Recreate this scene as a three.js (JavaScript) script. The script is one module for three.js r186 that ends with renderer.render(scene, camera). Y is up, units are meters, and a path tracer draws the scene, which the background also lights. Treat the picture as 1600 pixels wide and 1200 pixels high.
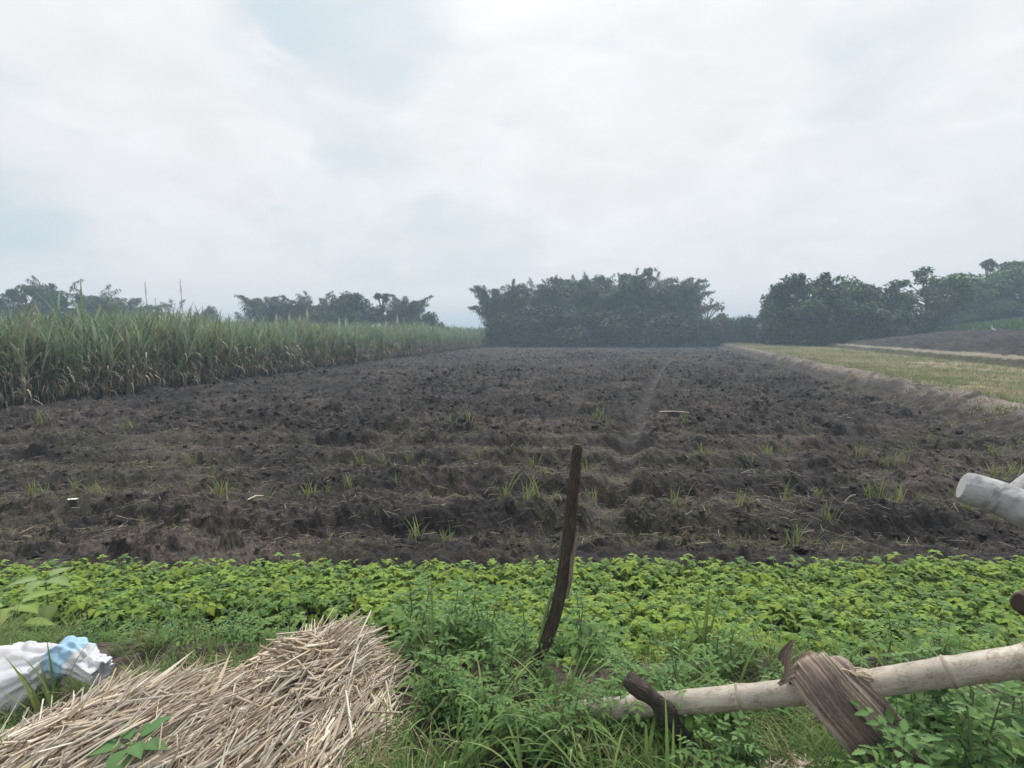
import * as THREE from 'three';
import { mergeGeometries } from 'three/addons/utils/BufferGeometryUtils.js';

// ---------------------------------------------------------------- camera, sky, sun, exposure
const scene = new THREE.Scene();
const FOCAL = 857, EYE = 2.0, PITCH = Math.atan(78 / FOCAL);
const camera = new THREE.PerspectiveCamera(2 * Math.atan(600 / FOCAL) * 180 / Math.PI, 4 / 3, 0.05, 3000);
camera.position.set(0, EYE, 0);
camera.rotation.set(-PITCH, 0, 0);
scene.add(camera);
const renderer = new THREE.WebGLRenderer({ antialias: true });
renderer.setSize(1024, 768);
renderer.toneMapping = THREE.LinearToneMapping;
renderer.toneMappingExposure = 1.2;
renderer.shadowMap.enabled = true;

const SUN_AZ = 0.22, SUN_EL = 1.02;                       // radians right of the view, above the horizon
const SUN = new THREE.Vector3(Math.sin(SUN_AZ) * Math.cos(SUN_EL), Math.sin(SUN_EL), -Math.cos(SUN_AZ) * Math.cos(SUN_EL));
const sun = new THREE.DirectionalLight(new THREE.Color(1, 0.96, 0.9), 1.5);
sun.position.copy(SUN).multiplyScalar(150);
sun.castShadow = true; sun.shadow.radius = 24;
sun.shadow.mapSize.set(4096, 4096);
Object.assign(sun.shadow.camera, { left: -110, right: 110, top: 110, bottom: -110, near: 1, far: 400 });
scene.add(sun);

// ---------------------------------------------------------------- random numbers and noise
function rng(seed) { let a = seed >>> 0; return () => { a = a + 0x6D2B79F5 | 0; let t = Math.imul(a ^ a >>> 15, 1 | a); t = t + Math.imul(t ^ t >>> 7, 61 | t) ^ t; return ((t ^ t >>> 14) >>> 0) / 4294967296; }; }
const hash2 = (i, j) => { let h = Math.imul(i, 374761393) + Math.imul(j, 668265263) | 0; h = Math.imul(h ^ h >>> 13, 1274126177); return ((h ^ h >>> 16) >>> 0) / 4294967296; };
function noise(x, y) {
  const i = Math.floor(x), j = Math.floor(y), fx = x - i, fy = y - j, u = fx * fx * (3 - 2 * fx), v = fy * fy * (3 - 2 * fy);
  const a = hash2(i, j), b = hash2(i + 1, j), c = hash2(i, j + 1), d = hash2(i + 1, j + 1);
  return a + (b - a) * u + (c - a) * v + (a - b - c + d) * u * v;
}
const fbm = (x, y, n = 4) => { let s = 0, a = 0.5, t = 0; for (let k = 0; k < n; k++) { s += a * noise(x + 17.3 * k, y - 9.1 * k); t += a; x *= 2.03; y *= 2.03; a *= 0.5; } return s / t; };
const noise3 = (x, y, z) => { const k = Math.floor(z), f = z - k, w = f * f * (3 - 2 * f); return noise(x + k * 31.7, y + k * 57.3) * (1 - w) + noise(x + (k + 1) * 31.7, y + (k + 1) * 57.3) * w; };
const fbm3 = (x, y, z, n = 5) => { let s = 0, a = 0.5, t = 0; for (let k = 0; k < n; k++) { s += a * noise3(x, y, z); t += a; x = x * 2.04 + 7; y = y * 2.04 + 3; z = z * 2.04 + 5; a *= 0.52; } return s / t; };
const clamp = (x, a = 0, b = 1) => Math.min(b, Math.max(a, x));
const step = (a, b, x) => { const t = clamp((x - a) / (b - a)); return t * t * (3 - 2 * t); };
const mix = (a, b, t) => a + (b - a) * t;
const V = (x, y, z) => new THREE.Vector3(x, y, z);
const C = (r, g, b) => [r, g, b];

// a pixel of the 1600 x 1200 photograph as a place in the world: at depth d, or on the plane y = h
function ray(px, py) { return V((px - 800) / FOCAL, -(py - 600) / FOCAL, -1).applyAxisAngle(V(1, 0, 0), -PITCH); }
function at(px, py, d) { const r = ray(px, py); return r.multiplyScalar(-d / r.z).add(V(0, EYE, 0)); }
function onPlane(px, py, h = 0) { const r = ray(px, py); return r.multiplyScalar((h - EYE) / r.y).add(V(0, EYE, 0)); }

// ---------------------------------------------------------------- sky: bright thin overcast, a few blue gaps, sun behind the cloud above the frame
{
  const W = 2048, H = 1024, data = new Float32Array(W * H * 4);
  const dirOf = (px, py) => ray(px, py).normalize();
  const gaps = [[620, 90, 0.19, 0.9], [430, 60, 0.10, 0.9], [810, 180, 0.06, 0.6], [1330, 85, 0.1, 0.75], [20, 335, 0.1, 1.3], [330, 130, 0.07, 0.5], [20, 90, 0.06, 0.5], [700, 400, 0.1, 0.35]].map(([x, y, r, k]) => [dirOf(x, y), r, k]);
  const puffs = [[240, 60, 0.13, 0.8], [700, 200, 0.09, 0.6], [800, 60, 0.09, 0.5], [1180, 130, 0.12, 0.4], [860, 230, 0.1, 0.4], [230, 250, 0.2, 0.5]].map(([x, y, r, k]) => [dirOf(x, y), r, k]);
  const d = V(0, 0, 0);
  for (let j = 0; j < H; j++) for (let i = 0; i < W; i++) {
    const el = ((j + 0.5) / H - 0.5) * Math.PI, az = ((i + 0.5) / W - 0.5) * 2 * Math.PI;
    d.set(Math.cos(el) * Math.cos(az), Math.sin(el), Math.cos(el) * Math.sin(az));
    const up = Math.max(d.y, 0), s = 1 / (up + 0.35);
    const qx = d.x * s * 2.2, qy = up * 3.4, qz = d.z * s * 2.2;
    const w = fbm3(qx * 1.7 + 40, qy * 1.7, qz * 1.7, 3) - 0.5;
    let n = fbm3(qx * 1.5 + 5 + w * 1.1, qy * 1.5 + w, qz * 1.5 + 9, 6);
    const n2 = fbm3(qx * 3.4 + 25 + w * 1.5, qy * 4.5 + w, qz * 3.4 + 19, 6);
    let cover = 0.84 + (n - 0.5) * 1.1;
    for (const [g, r, k] of gaps) { const a = Math.acos(clamp(d.dot(g), -1, 1)) / r * (1 + 2.2 * (n2 - 0.5)); if (a < 3) cover -= 0.55 * k * Math.exp(-a * a) * (0.4 + 1.2 * n2); }
    for (const [g, r, k] of puffs) { const a = Math.acos(clamp(d.dot(g), -1, 1)) / r * (1 + 1.8 * (n2 - 0.5)); if (a < 3) cover += k * Math.exp(-a * a) * (0.3 + n); }
    cover = step(0.08, 0.95, cover);
    const relief = fbm3(qx * 3.1 + 70, qy * 4.2 + w * 2, qz * 3.1, 5) - 0.5;
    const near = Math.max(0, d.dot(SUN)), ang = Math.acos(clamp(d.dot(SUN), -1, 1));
    const lift = 0.1 * Math.exp(-((ang / 0.75) ** 2)) + 13 * Math.exp(-((ang / 0.22) ** 2));  // second term: added glow round the unseen sun, strengthened to brighten the land
    const low = Math.exp(-up * 5);
    const cl = 0.75 + 0.19 * relief * (1 - 0.6 * low) - 0.02 * low;
    const r = mix(0.53, cl * 0.985, cover), g = mix(0.615, cl, cover), b = mix(0.675, cl * 1.02, cover);
    const o = 4 * (j * W + i), hz = low * 0.4;
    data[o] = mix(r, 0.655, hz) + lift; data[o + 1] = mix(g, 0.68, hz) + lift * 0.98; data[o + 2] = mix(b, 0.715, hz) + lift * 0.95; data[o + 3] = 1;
  }
  const sky = new THREE.DataTexture(data, W, H, THREE.RGBAFormat, THREE.FloatType);
  sky.mapping = THREE.EquirectangularReflectionMapping; sky.magFilter = THREE.LinearFilter; sky.minFilter = THREE.LinearFilter; sky.needsUpdate = true;
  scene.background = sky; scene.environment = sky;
}
scene.fog = new THREE.FogExp2(new THREE.Color(0.64, 0.83, 1.0), 0.0026);

// ---------------------------------------------------------------- helpers
const taken = {};
function numbered(name) { const n = taken[name] = (taken[name] ?? -1) + 1; return n ? `${name}_${String(n).padStart(3, '0')}` : name; }
function tag(o, label, category, group, kind) { if (label) o.userData.label = label; if (category) o.userData.category = category; if (group) o.userData.group = group; if (kind) o.userData.kind = kind; return o; }
function thing(name, p, label, category, group, turn = 0) { const o = new THREE.Group(); o.name = numbered(name); o.position.copy(p); o.rotation.y = turn; scene.add(o); return tag(o, label, category, group); }
function mesh(name, geo, mat, parent) { const m = new THREE.Mesh(geo, mat); m.name = parent ? name : numbered(name); m.castShadow = m.receiveShadow = true; (parent ?? scene).add(m); return m; }
function copyOf(root, p, turn, s, label) { const r = root.clone(); r.name = numbered(root.name.replace(/_\d{3}$/, '')); r.position.copy(p); r.rotation.y = turn; if (s) r.scale.setScalar(s); r.userData = { ...root.userData }; if (label) r.userData.label = label; scene.add(r); return r; }
function many(name, geo, mat, list, parent) {                      // list of [position, turn, scale or [x,y,z], tilt x, tilt z, colour]
  const m = new THREE.InstancedMesh(geo, mat, list.length); m.name = parent ? name : numbered(name); m.castShadow = m.receiveShadow = true;
  const o = new THREE.Object3D(), c = new THREE.Color(); o.rotation.order = 'YXZ';
  list.forEach(([p, t, s, tx = 0, tz = 0, col], i) => { o.position.copy(p); o.rotation.set(tx, t, tz); Array.isArray(s) ? o.scale.set(...s) : o.scale.setScalar(s); o.updateMatrix(); m.setMatrixAt(i, o.matrix); if (col) m.setColorAt(i, c.setRGB(...col)); });
  (parent ?? scene).add(m); return tag(m, null, null, null, 'stuff');
}
class Geo {                                                         // collects triangles with vertex colours
  constructor() { this.p = []; this.c = []; this.i = []; this.uv = []; }
  v(q, c, u = 0, w = 0) { this.p.push(q.x, q.y, q.z); this.c.push(c[0], c[1], c[2]); this.uv.push(u, w); return this.p.length / 3 - 1; }
  t(a, b, c) { this.i.push(a, b, c); }
  get tris() { return this.i.length / 3; }
  build() {
    const g = new THREE.BufferGeometry();
    g.setAttribute('position', new THREE.Float32BufferAttribute(this.p, 3)); g.setAttribute('color', new THREE.Float32BufferAttribute(this.c, 3)); g.setAttribute('uv', new THREE.Float32BufferAttribute(this.uv, 2));
    g.setIndex(this.i); g.computeVertexNormals(); return g;
  }
  tube(pts, radii, seg, col, cap = true, wob = null) {              // a tapered tube; uv in metres
    const n = pts.length; let ref = V(0.31, 0.2, 0.93), len = 0, rows = [];
    for (let k = 0; k < n; k++) {
      const tan = pts[Math.min(n - 1, k + 1)].clone().sub(pts[Math.max(0, k - 1)]).normalize();
      if (Math.abs(tan.dot(ref)) > 0.9) ref = V(1, 0, 0.1);
      const a = ref.clone().addScaledVector(tan, -ref.dot(tan)).normalize(), b = tan.clone().cross(a); ref = a;
      if (k) len += pts[k].distanceTo(pts[k - 1]);
      const r = Array.isArray(radii) ? radii[k] : radii, row = [];
      for (let s = 0; s <= seg; s++) { const f = s / seg * 2 * Math.PI, rr = r * (wob ? wob(s % seg / seg, k / (n - 1)) : 1); row.push(this.v(pts[k].clone().addScaledVector(a, rr * Math.cos(f)).addScaledVector(b, rr * Math.sin(f)), typeof col === 'function' ? col(s % seg / seg, k / (n - 1)) : col, s / seg * 2 * Math.PI * r, len)); }
      rows.push(row);
    }
    for (let k = 0; k < n - 1; k++) for (let s = 0; s < seg; s++) { this.t(rows[k][s], rows[k][s + 1], rows[k + 1][s]); this.t(rows[k][s + 1], rows[k + 1][s + 1], rows[k + 1][s]); }
    if (cap) for (const [k, f] of [[0, 1], [n - 1, 0]]) { const cc = typeof col === 'function' ? col(0, k / (n - 1)) : col, m = this.v(pts[k], cc); const ring = rows[k].map((q) => this.v(V(this.p[3 * q], this.p[3 * q + 1], this.p[3 * q + 2]), cc)); for (let s = 0; s < seg; s++) f ? this.t(m, ring[s + 1], ring[s]) : this.t(m, ring[s], ring[s + 1]); }
    return this;
  }
  blade(p, az, el, len, width, bend, segs, col, fold = 0, tipcol) { // a grass or cane leaf that arches over
    let q = p.clone(), e = el; const side = V(-Math.sin(az), 0, Math.cos(az)); let prev = null;
    for (let k = 0; k <= segs; k++) {
      const t = k / segs, w = width * 0.5 * (k === segs ? 0.04 : Math.min(1, 0.55 + 2 * t) * (1 - t ** 2.2)), cc = tipcol ? [0, 1, 2].map((z) => mix(col[z], tipcol[z], t)) : col;
      const nrm = V(-Math.sin(e) * Math.cos(az), Math.cos(e), -Math.sin(e) * Math.sin(az));
      const row = fold ? [this.v(q.clone().addScaledVector(side, w).addScaledVector(nrm, w * fold), cc, 0, t), this.v(q, cc, 0.5, t), this.v(q.clone().addScaledVector(side, -w).addScaledVector(nrm, w * fold), cc, 1, t)] : [this.v(q.clone().addScaledVector(side, w), cc, 0, t), this.v(q.clone().addScaledVector(side, -w), cc, 1, t)];
      if (prev) for (let s = 0; s < row.length - 1; s++) { this.t(prev[s], prev[s + 1], row[s]); this.t(prev[s + 1], row[s + 1], row[s]); }
      prev = row;
      q = q.clone().add(V(Math.cos(e) * Math.cos(az), Math.sin(e), Math.cos(e) * Math.sin(az)).multiplyScalar(len / segs)); e -= bend / segs * (0.5 + t);
    }
    return this;
  }
  leaflet(p, dir, nrm, len, width, col, droop = 0.25, profile = OVATE, fold = 0.25, midcol) {
    const side = dir.clone().cross(nrm).normalize(), n = profile.length; let prev = null;
    for (let k = 0; k < n; k++) {
      const [t, w] = profile[k], m = p.clone().addScaledVector(dir, len * t).addScaledVector(nrm, -droop * len * t * t);
      let row;
      if (w === 0) row = [this.v(m, midcol ?? col, 0.5, t)];
      else { const hw = w * width / 2; row = [this.v(m.clone().addScaledVector(side, hw).addScaledVector(nrm, hw * fold), col, 0, t), this.v(m, midcol ?? col, 0.5, t), this.v(m.clone().addScaledVector(side, -hw).addScaledVector(nrm, hw * fold), col, 1, t)]; }
      if (prev) {
        if (prev.length === 1 && row.length === 3) { this.t(prev[0], row[1], row[0]); this.t(prev[0], row[2], row[1]); }
        else if (row.length === 1 && prev.length === 3) { this.t(prev[0], prev[1], row[0]); this.t(prev[1], prev[2], row[0]); }
        else for (let s = 0; s < 2; s++) { this.t(prev[s], prev[s + 1], row[s]); this.t(prev[s + 1], row[s + 1], row[s]); }
      }
      prev = row;
    }
    return this;
  }
}
const OVATE = [[0, 0], [0.12, 0.72], [0.34, 1], [0.62, 0.74], [0.85, 0.34], [1, 0]];
const LANCE = [[0, 0], [0.2, 0.8], [0.45, 1], [0.75, 0.6], [1, 0]];
const TOOTHED = [[0, 0], [0.14, 0.62], [0.2, 0.5], [0.36, 1], [0.43, 0.66], [0.58, 0.84], [0.65, 0.5], [0.8, 0.5], [0.86, 0.28], [1, 0]];
const vary = (c, r, k) => { const f = 1 + (r() - 0.5) * k; return [c[0] * f * (1 + (r() - 0.5) * k * 0.5), c[1] * f, c[2] * f * (1 + (r() - 0.5) * k * 0.5)]; };
const std = (o) => new THREE.MeshStandardMaterial({ side: THREE.DoubleSide, roughness: 0.9, ...o });
const phys = (o) => new THREE.MeshPhysicalMaterial({ side: THREE.DoubleSide, roughness: 0.9, ...o });

// fine-grain textures (tileable)
function grain(size, f, colour = true) {
  const d = new Uint8Array(size * size * 4);
  for (let j = 0; j < size; j++) for (let i = 0; i < size; i++) { const c = f(i / size, j / size), o = 4 * (j * size + i); d[o] = clamp(c[0]) * 255; d[o + 1] = clamp(c[1]) * 255; d[o + 2] = clamp(c[2]) * 255; d[o + 3] = 255; }
  const t = new THREE.DataTexture(d, size, size); t.wrapS = t.wrapT = THREE.RepeatWrapping; t.magFilter = THREE.LinearFilter; if (colour) t.colorSpace = THREE.SRGBColorSpace; t.needsUpdate = true; return t;
}
const wrapNoise = (u, v, n, k = 0) => { const x = u * n, y = v * n, i = Math.floor(x), j = Math.floor(y), fx = x - i, fy = y - j, a = fx * fx * (3 - 2 * fx), b = fy * fy * (3 - 2 * fy), h = (p, q) => hash2((p % n + n) % n + k * 911, (q % n + n) % n + k * 577); return mix(mix(h(i, j), h(i + 1, j), a), mix(h(i, j + 1), h(i + 1, j + 1), a), b); };
const soilGrain = grain(512, (u, v) => { const n = wrapNoise(u, v, 256, 1) * 0.5 + wrapNoise(u, v, 90, 2) * 0.3 + wrapNoise(u, v, 30, 3) * 0.2, s = 0.72 + 0.95 * (n - 0.5) + (hash2(u * 512 | 0, v * 512 | 0) > 0.985 ? 0.22 : 0); return [s * 1.02, s, s * 0.985]; });
const soilBump = grain(512, (u, v) => { const n = wrapNoise(u, v, 200, 5) * 0.35 + wrapNoise(u, v, 80, 6) * 0.35 + wrapNoise(u, v, 24, 7) * 0.3; return [n, n, n]; }, false);
const soilMat = (k = 1) => std({ vertexColors: true, map: soilGrain, bumpMap: soilBump, bumpScale: 0.02 * k, roughness: 1 });

// ---------------------------------------------------------------- shape of the land
const edgeRight = (d) => 5.9 + 0.305 * d;                           // foot of the bank on the plot's right side
const edgeLeft = (d) => { const P = [[-5, -15.4], [14, -13], [40, -9.6], [66, -6.4], [95, -3.2], [140, 2]]; for (let k = 1; k < P.length; k++) if (d <= P[k][0] || k === P.length - 1) { const t = (d - P[k - 1][0]) / (P[k][0] - P[k - 1][0]); return mix(P[k - 1][1], P[k][1], t); } };
const track = (d) => -0.5 + 0.26 * d + 0.001 * d * d;
const FAR = 96;
const grassWidth = (d) => 8.4 + 0.05 * d;
function rightLand(v, d) {                                          // height of the stepped land right of the plot, v metres from its edge
  const w1 = grassWidth(d), fade = mix(1, 0.55, step(55, 95, d)) * mix(0.75, 1, step(8, 24, d));
  let h = 0.46 * step(0.1, 1.2, v) - 0.04 * step(1.5, 2.1, v);
  h += 0.34 * step(w1, w1 + 0.55, v) + fade * (0.115 * clamp(v - w1 - 0.6, 0, 13) + 0.15 * clamp(v - w1 - 14, 0, 16) + 0.02 * clamp(v - w1 - 30, 0, 100));
  return h;
}
function bankHeight(x, d) {                                         // the verge the photographer stands on
  const lip = 2.42 + 0.12 * (fbm(x * 1.1, 3.3) - 0.5) * 2 + (x < -0.9 ? 0.1 : 0);
  return 0.56 * (1 - step(lip - 0.12, lip + 0.55, d)) + 0.05 * (fbm(x * 3 + 9, d * 3) - 0.5) - 0.02;
}
const octaves = [[0.9, 0.05], [0.42, 0.07], [0.2, 0.062], [0.095, 0.042], [0.045, 0.026], [0.02, 0.011]];
function clodCells(x, y, k) {                                        // blocks of random height with cracks between them
  const i = Math.floor(x), j = Math.floor(y); let f1 = 9, f2 = 9, id = 0;
  for (let a = -1; a <= 1; a++) for (let b = -1; b <= 1; b++) { const p = i + a + 0.5 + 0.9 * (hash2(i + a + k * 71, j + b) - 0.5), q = j + b + 0.5 + 0.9 * (hash2(i + a, j + b + k * 37) - 0.5), e = (p - x) ** 2 + (q - y) ** 2; if (e < f1) { f2 = f1; f1 = e; id = hash2(i + a + 5, j + b + k * 13); } else if (e < f2) f2 = e; }
  return id * id * step(0.02, 0.34, Math.sqrt(f2) - Math.sqrt(f1));
}
function fieldHeight(x, d, cell) {
  const wob = (fbm(x * 0.5 + 3, d * 0.5) - 0.5);
  let h = 0;
  const nearRows = 1 - step(10.2, 11.5, d);
  if (nearRows > 0) { const ph = (d + 0.03 * x + 0.55 * wob) / 1.36; const f = ph - Math.floor(ph), r = f < 0.28 ? step(0, 0.28, f) : 1 - step(0.28, 1.05, f); h += nearRows * (0.17 * r - 0.08) * (0.6 + 0.8 * fbm(x * 0.7, d * 0.3 + 8, 2)); }
  else h += 0.03 * Math.sin((d + 0.05 * x + wob) * 4.6) * (1 - step(40, 70, d));
  const tr = Math.abs(x - track(d) - 0.15 * wob), inTrack = (1 - step(0.08, 0.26, tr)) * step(5.2, 6, d);
  const rough = (nearRows > 0.5 ? 0.68 : 1.15) * (1 - 0.8 * inTrack) * step(4.2, 5.2, d + 0.6) * (0.55 + 0.9 * fbm(x * 0.35 + 20, d * 0.35, 2));
  let a = 0;
  for (const [w, amp] of octaves) { if (w < cell * 2) break; const n = noise(x / w + 40 * w, d / w * 0.9 - 70 * w); a += amp * (1.4 * Math.abs(2 * n - 1) - 0.5 + (n - 0.5) * 0.7); }
  for (const [w, amp] of [[0.55, 0.1], [0.27, 0.1], [0.12, 0.055], [0.055, 0.026]]) { if (w < cell * 3) break; a += (d < 10.5 && w > 0.3 ? 0.3 : 1) * amp * clodCells(x / w + 0.7 * noise(x * 3 / w, d * 3 / w), d / w + 0.7 * noise(x * 3 / w + 9, d * 3 / w), Math.round(w * 100)); }
  h += rough * a - 0.1 * inTrack + 0.04 * Math.exp(-(((tr - 0.4) / 0.14) ** 2)) * step(5.2, 6, d);
  for (const [cx, cd, r, k] of HOLES) { const q = ((x - cx) / r) ** 2 + ((d - cd) / (r * 0.35)) ** 2; if (q < 6) h -= k * Math.exp(-q); }
  h -= 0.05 * Math.exp(-(((x - edgeRight(d) + 0.45) / 0.3) ** 2));  // shallow gutter under the bank
  return h;
}
const HOLES = [[1000, 768, 0.9, 0.1], [960, 764, 0.4, 0.1], [430, 756, 0.5, 0.1], [600, 822, 0.35, 0.11], [1000, 768, 0.55, 0.13], [730, 760, 0.8, 0.08], [1460, 826, 0.35, 0.1], [1130, 832, 0.3, 0.09], [690, 820, 0.3, 0.08], [250, 815, 0.35, 0.08], [1290, 765, 0.5, 0.1], [870, 655, 0.8, 0.1], [640, 665, 0.8, 0.1]].map(([x, y, r, k]) => { const p = onPlane(x, y); return [p.x, -p.z, r, k]; });
function sheet(name, rows, cols, place, colour, mat, uvScale = 2.3) { // a grid of real points; uv repeats every uvScale metres
  const p = new Float32Array(rows * cols * 3), c = new Float32Array(rows * cols * 3), uv = new Float32Array(rows * cols * 2), idx = new Uint32Array((rows - 1) * (cols - 1) * 6);
  let n = 0, k = 0;
  for (let j = 0; j < rows; j++) for (let i = 0; i < cols; i++, n++) { const q = place(i / (cols - 1), j / (rows - 1)), cc = colour(q); p.set([q.x, q.y, q.z], 3 * n); c.set(cc, 3 * n); uv.set([q.x / uvScale, q.z / uvScale], 2 * n); }
  for (let j = 0; j < rows - 1; j++) for (let i = 0; i < cols - 1; i++) { const a = j * cols + i; idx.set([a, a + 1, a + cols, a + 1, a + cols + 1, a + cols], k); k += 6; }
  const g = new THREE.BufferGeometry(); g.setAttribute('position', new THREE.BufferAttribute(p, 3)); g.setAttribute('color', new THREE.BufferAttribute(c, 3)); g.setAttribute('uv', new THREE.BufferAttribute(uv, 2)); g.setIndex(new THREE.BufferAttribute(idx, 1)); g.computeVertexNormals();
  return mesh(name, g, mat);
}
const DARK = C(0.023, 0.0188, 0.0172), DRY = C(0.112, 0.093, 0.081), MOSS = C(0.115, 0.11, 0.055);
function soilColour(x, d) {
  const n = fbm(x * 0.9, d * 0.9, 4), m = fbm(x * 0.22 + 50, d * 0.22, 3), f = 0.5 * noise(x * 9, d * 9) + 0.5 * noise(x * 23 + 5, d * 26);
  const t = clamp(0.27 + (n - 0.5) * 1.9 + (m - 0.5) * 0.9 + (f - 0.5) * 1.3);
  const near = (1 - step(9, 13, d)) * step(0.5, 0.68, fbm(x * 1.3 + 11, d * 1.3 + 60, 3)) * 0.28;
  return [0, 1, 2].map((k) => mix(mix(DARK[k], DRY[k], t), MOSS[k], near));
}
{ // the ploughed plot
  const rows = 640, cols = 720, d0 = 2.4, d1 = FAR + 4;
  const o = sheet('field', rows, cols, (u, w) => {
    const d = d0 * (d1 / d0) ** w, x0 = Math.max(edgeLeft(d) - 0.8, -(0.97 * d + 2.5)), x1 = Math.min(edgeRight(d) + 0.05, 0.97 * d + 2.5), x = mix(x0, x1, u);
    return V(x, fieldHeight(x, d, Math.max((x1 - x0) / cols, d * 0.0026)), -d);
  }, (q) => { const d = -q.z, tr = 1 - step(0.06, 0.26, Math.abs(q.x - track(d))); const c = soilColour(q.x, d); return d > 5.4 ? c.map((z, k) => mix(z, [0.16, 0.145, 0.125][k], tr * 0.1)) : c; }, soilMat());
  tag(o, 'dark ploughed soil plot stretching away to the bamboo grove', 'field', null, 'structure');
}
{ // the wide land underneath and beyond
  const o = sheet('ground', 90, 90, (u, w) => { const x = (u - 0.5) * 2, z = (w - 0.5) * 2; return V(Math.sign(x) * Math.abs(x) ** 2 * 420, -0.32, -60 + Math.sign(z) * Math.abs(z) ** 2 * 420); }, (q) => { const n = fbm(q.x * 0.08, q.z * 0.08); return [mix(0.07, 0.12, n), mix(0.08, 0.12, n), mix(0.045, 0.06, n)]; }, soilMat(), 2);
  tag(o, 'flat farmland reaching out to the hazy horizon', 'ground', null, 'structure');
  const b = sheet('verge', 110, 220, (u, w) => { const x = mix(-4.6, 4.6, u), d = mix(-1.2, 3.3, w); return V(x, Math.max(bankHeight(x, d), -0.2) + 0.03 * (fbm(x * 9, d * 9, 3) - 0.5), -d); }, (q) => { const n = fbm(q.x * 4, q.z * 4); return [mix(0.06, 0.14, n), mix(0.052, 0.115, n), mix(0.04, 0.085, n)]; }, soilMat());
  tag(b, 'low raised grassy verge in front of the bean crop', 'bank', null, 'structure');
  const s = sheet('cane_ground', 60, 60, (u, w) => { const d = mix(4, 150, w * w); const x = edgeLeft(d) - 0.4 - u * u * 75; return V(x, -0.03 + 0.06 * (fbm(x, d) - 0.5), -d); }, (q) => { const n = fbm(q.x * 2, q.z * 2); return [mix(0.1, 0.2, n), mix(0.08, 0.16, n), mix(0.06, 0.115, n)]; }, soilMat());
  tag(s, 'litter covered soil under the sugarcane', 'ground', null, 'structure');
}
{ // stepped land on the right: bank, dry grass field, second bank, ploughed terrace, green slope
  const band = (name, label, cat, va, vb, rows, cols, bump, colour, dmin = 3, dmax = FAR + 12) => {
    const o = sheet(name, rows, cols, (u, w) => { const d = dmin * (dmax / dmin) ** w, a = va(d), v = a + u * (vb(d) - a), x = edgeRight(d) + v; return V(x, rightLand(v, d) + bump(x, d, v), -d); }, (q) => colour(q.x, -q.z), soilMat());
    return tag(o, label, cat, null, 'structure');
  };
  const lump = (k) => (x, d) => k * ((fbm(x * 2.2, d * 2.2, 4) - 0.5) * 1.2 + Math.abs(noise(x * 5, d * 5) - 0.5) * 0.6);
  band('earth_bank', 'trodden grey earth bank along the right side of the plot', 'bank', () => -0.6, () => 2.2, 420, 60, (x, d, v) => lump(0.3)(x, d) * (v < 1.3 ? 1.1 : 0.5) * step(-0.5, -0.1, v) - 0.05 * (1 - step(-0.55, -0.2, v)), (x, d) => { const n = fbm(x * 1.3, d * 1.3), v = x - edgeRight(d) + (fbm(x, d * 1.7) - 0.5) * 0.5, t = step(0.55, 1.15, v) * step(0.3, 0.6, n + 0.1); return [mix(0.07, 0.3, t), mix(0.058, 0.265, t), mix(0.052, 0.23, t)].map((c) => c * (0.75 + 0.5 * n)); });
  band('dry_grass_field', 'fallow field of yellow dry grass on the right beyond the earth bank', 'field', () => 2.05, (d) => grassWidth(d) + 0.1, 200, 60, lump(0.12), (x, d) => { const n = fbm(x * 0.6, d * 0.6), g = fbm(x * 0.25 + 9, d * 0.25), t = step(0.45, 0.75, g) * 0.6; return [mix(0.4, 0.26, t), mix(0.365, 0.29, t), mix(0.23, 0.15, t)].map((c) => c * (0.7 + 0.6 * n)); });
  band('upper_bank', 'low second bank with a pale trodden top behind the dry grass', 'bank', (d) => grassWidth(d), (d) => grassWidth(d) + 1.5, 220, 24, lump(0.2), (x, d) => { const n = fbm(x * 1.3, d * 1.3), v = x - edgeRight(d) - grassWidth(d), t = step(0.4, 0.75, v + (n - 0.5) * 0.4); return [mix(0.1, 0.36, t), mix(0.095, 0.33, t), mix(0.06, 0.25, t)].map((c) => c * (0.7 + 0.6 * n)); });
  band('ploughed_terrace', 'upper dark ploughed terrace below the trees on the right', 'field', (d) => grassWidth(d) + 1.4, (d) => grassWidth(d) + 14.2, 240, 90, (x, d, v) => lump(0.7)(x, d) * step(grassWidth(d) + 1.5, grassWidth(d) + 2.6, v) + 0.02, (x, d) => soilColour(x, d).map((c) => c * 0.8));
  band('hillside', 'green rising slope behind the upper ploughed terrace', 'hill', (d) => grassWidth(d) + 14.1, (d) => grassWidth(d) + 90, 80, 60, lump(0.4), (x, d) => { const n = fbm(x * 0.5, d * 0.5); return [0.09 * (0.6 + n), 0.13 * (0.6 + n), 0.06 * (0.6 + n)]; });
}
const fieldY = (x, d) => fieldHeight(x, d, Math.max(0.012, d * 0.003));
const landY = (x, d) => { const v = x - edgeRight(d); return v > 0 ? rightLand(v, d) : fieldY(x, d); };

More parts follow.
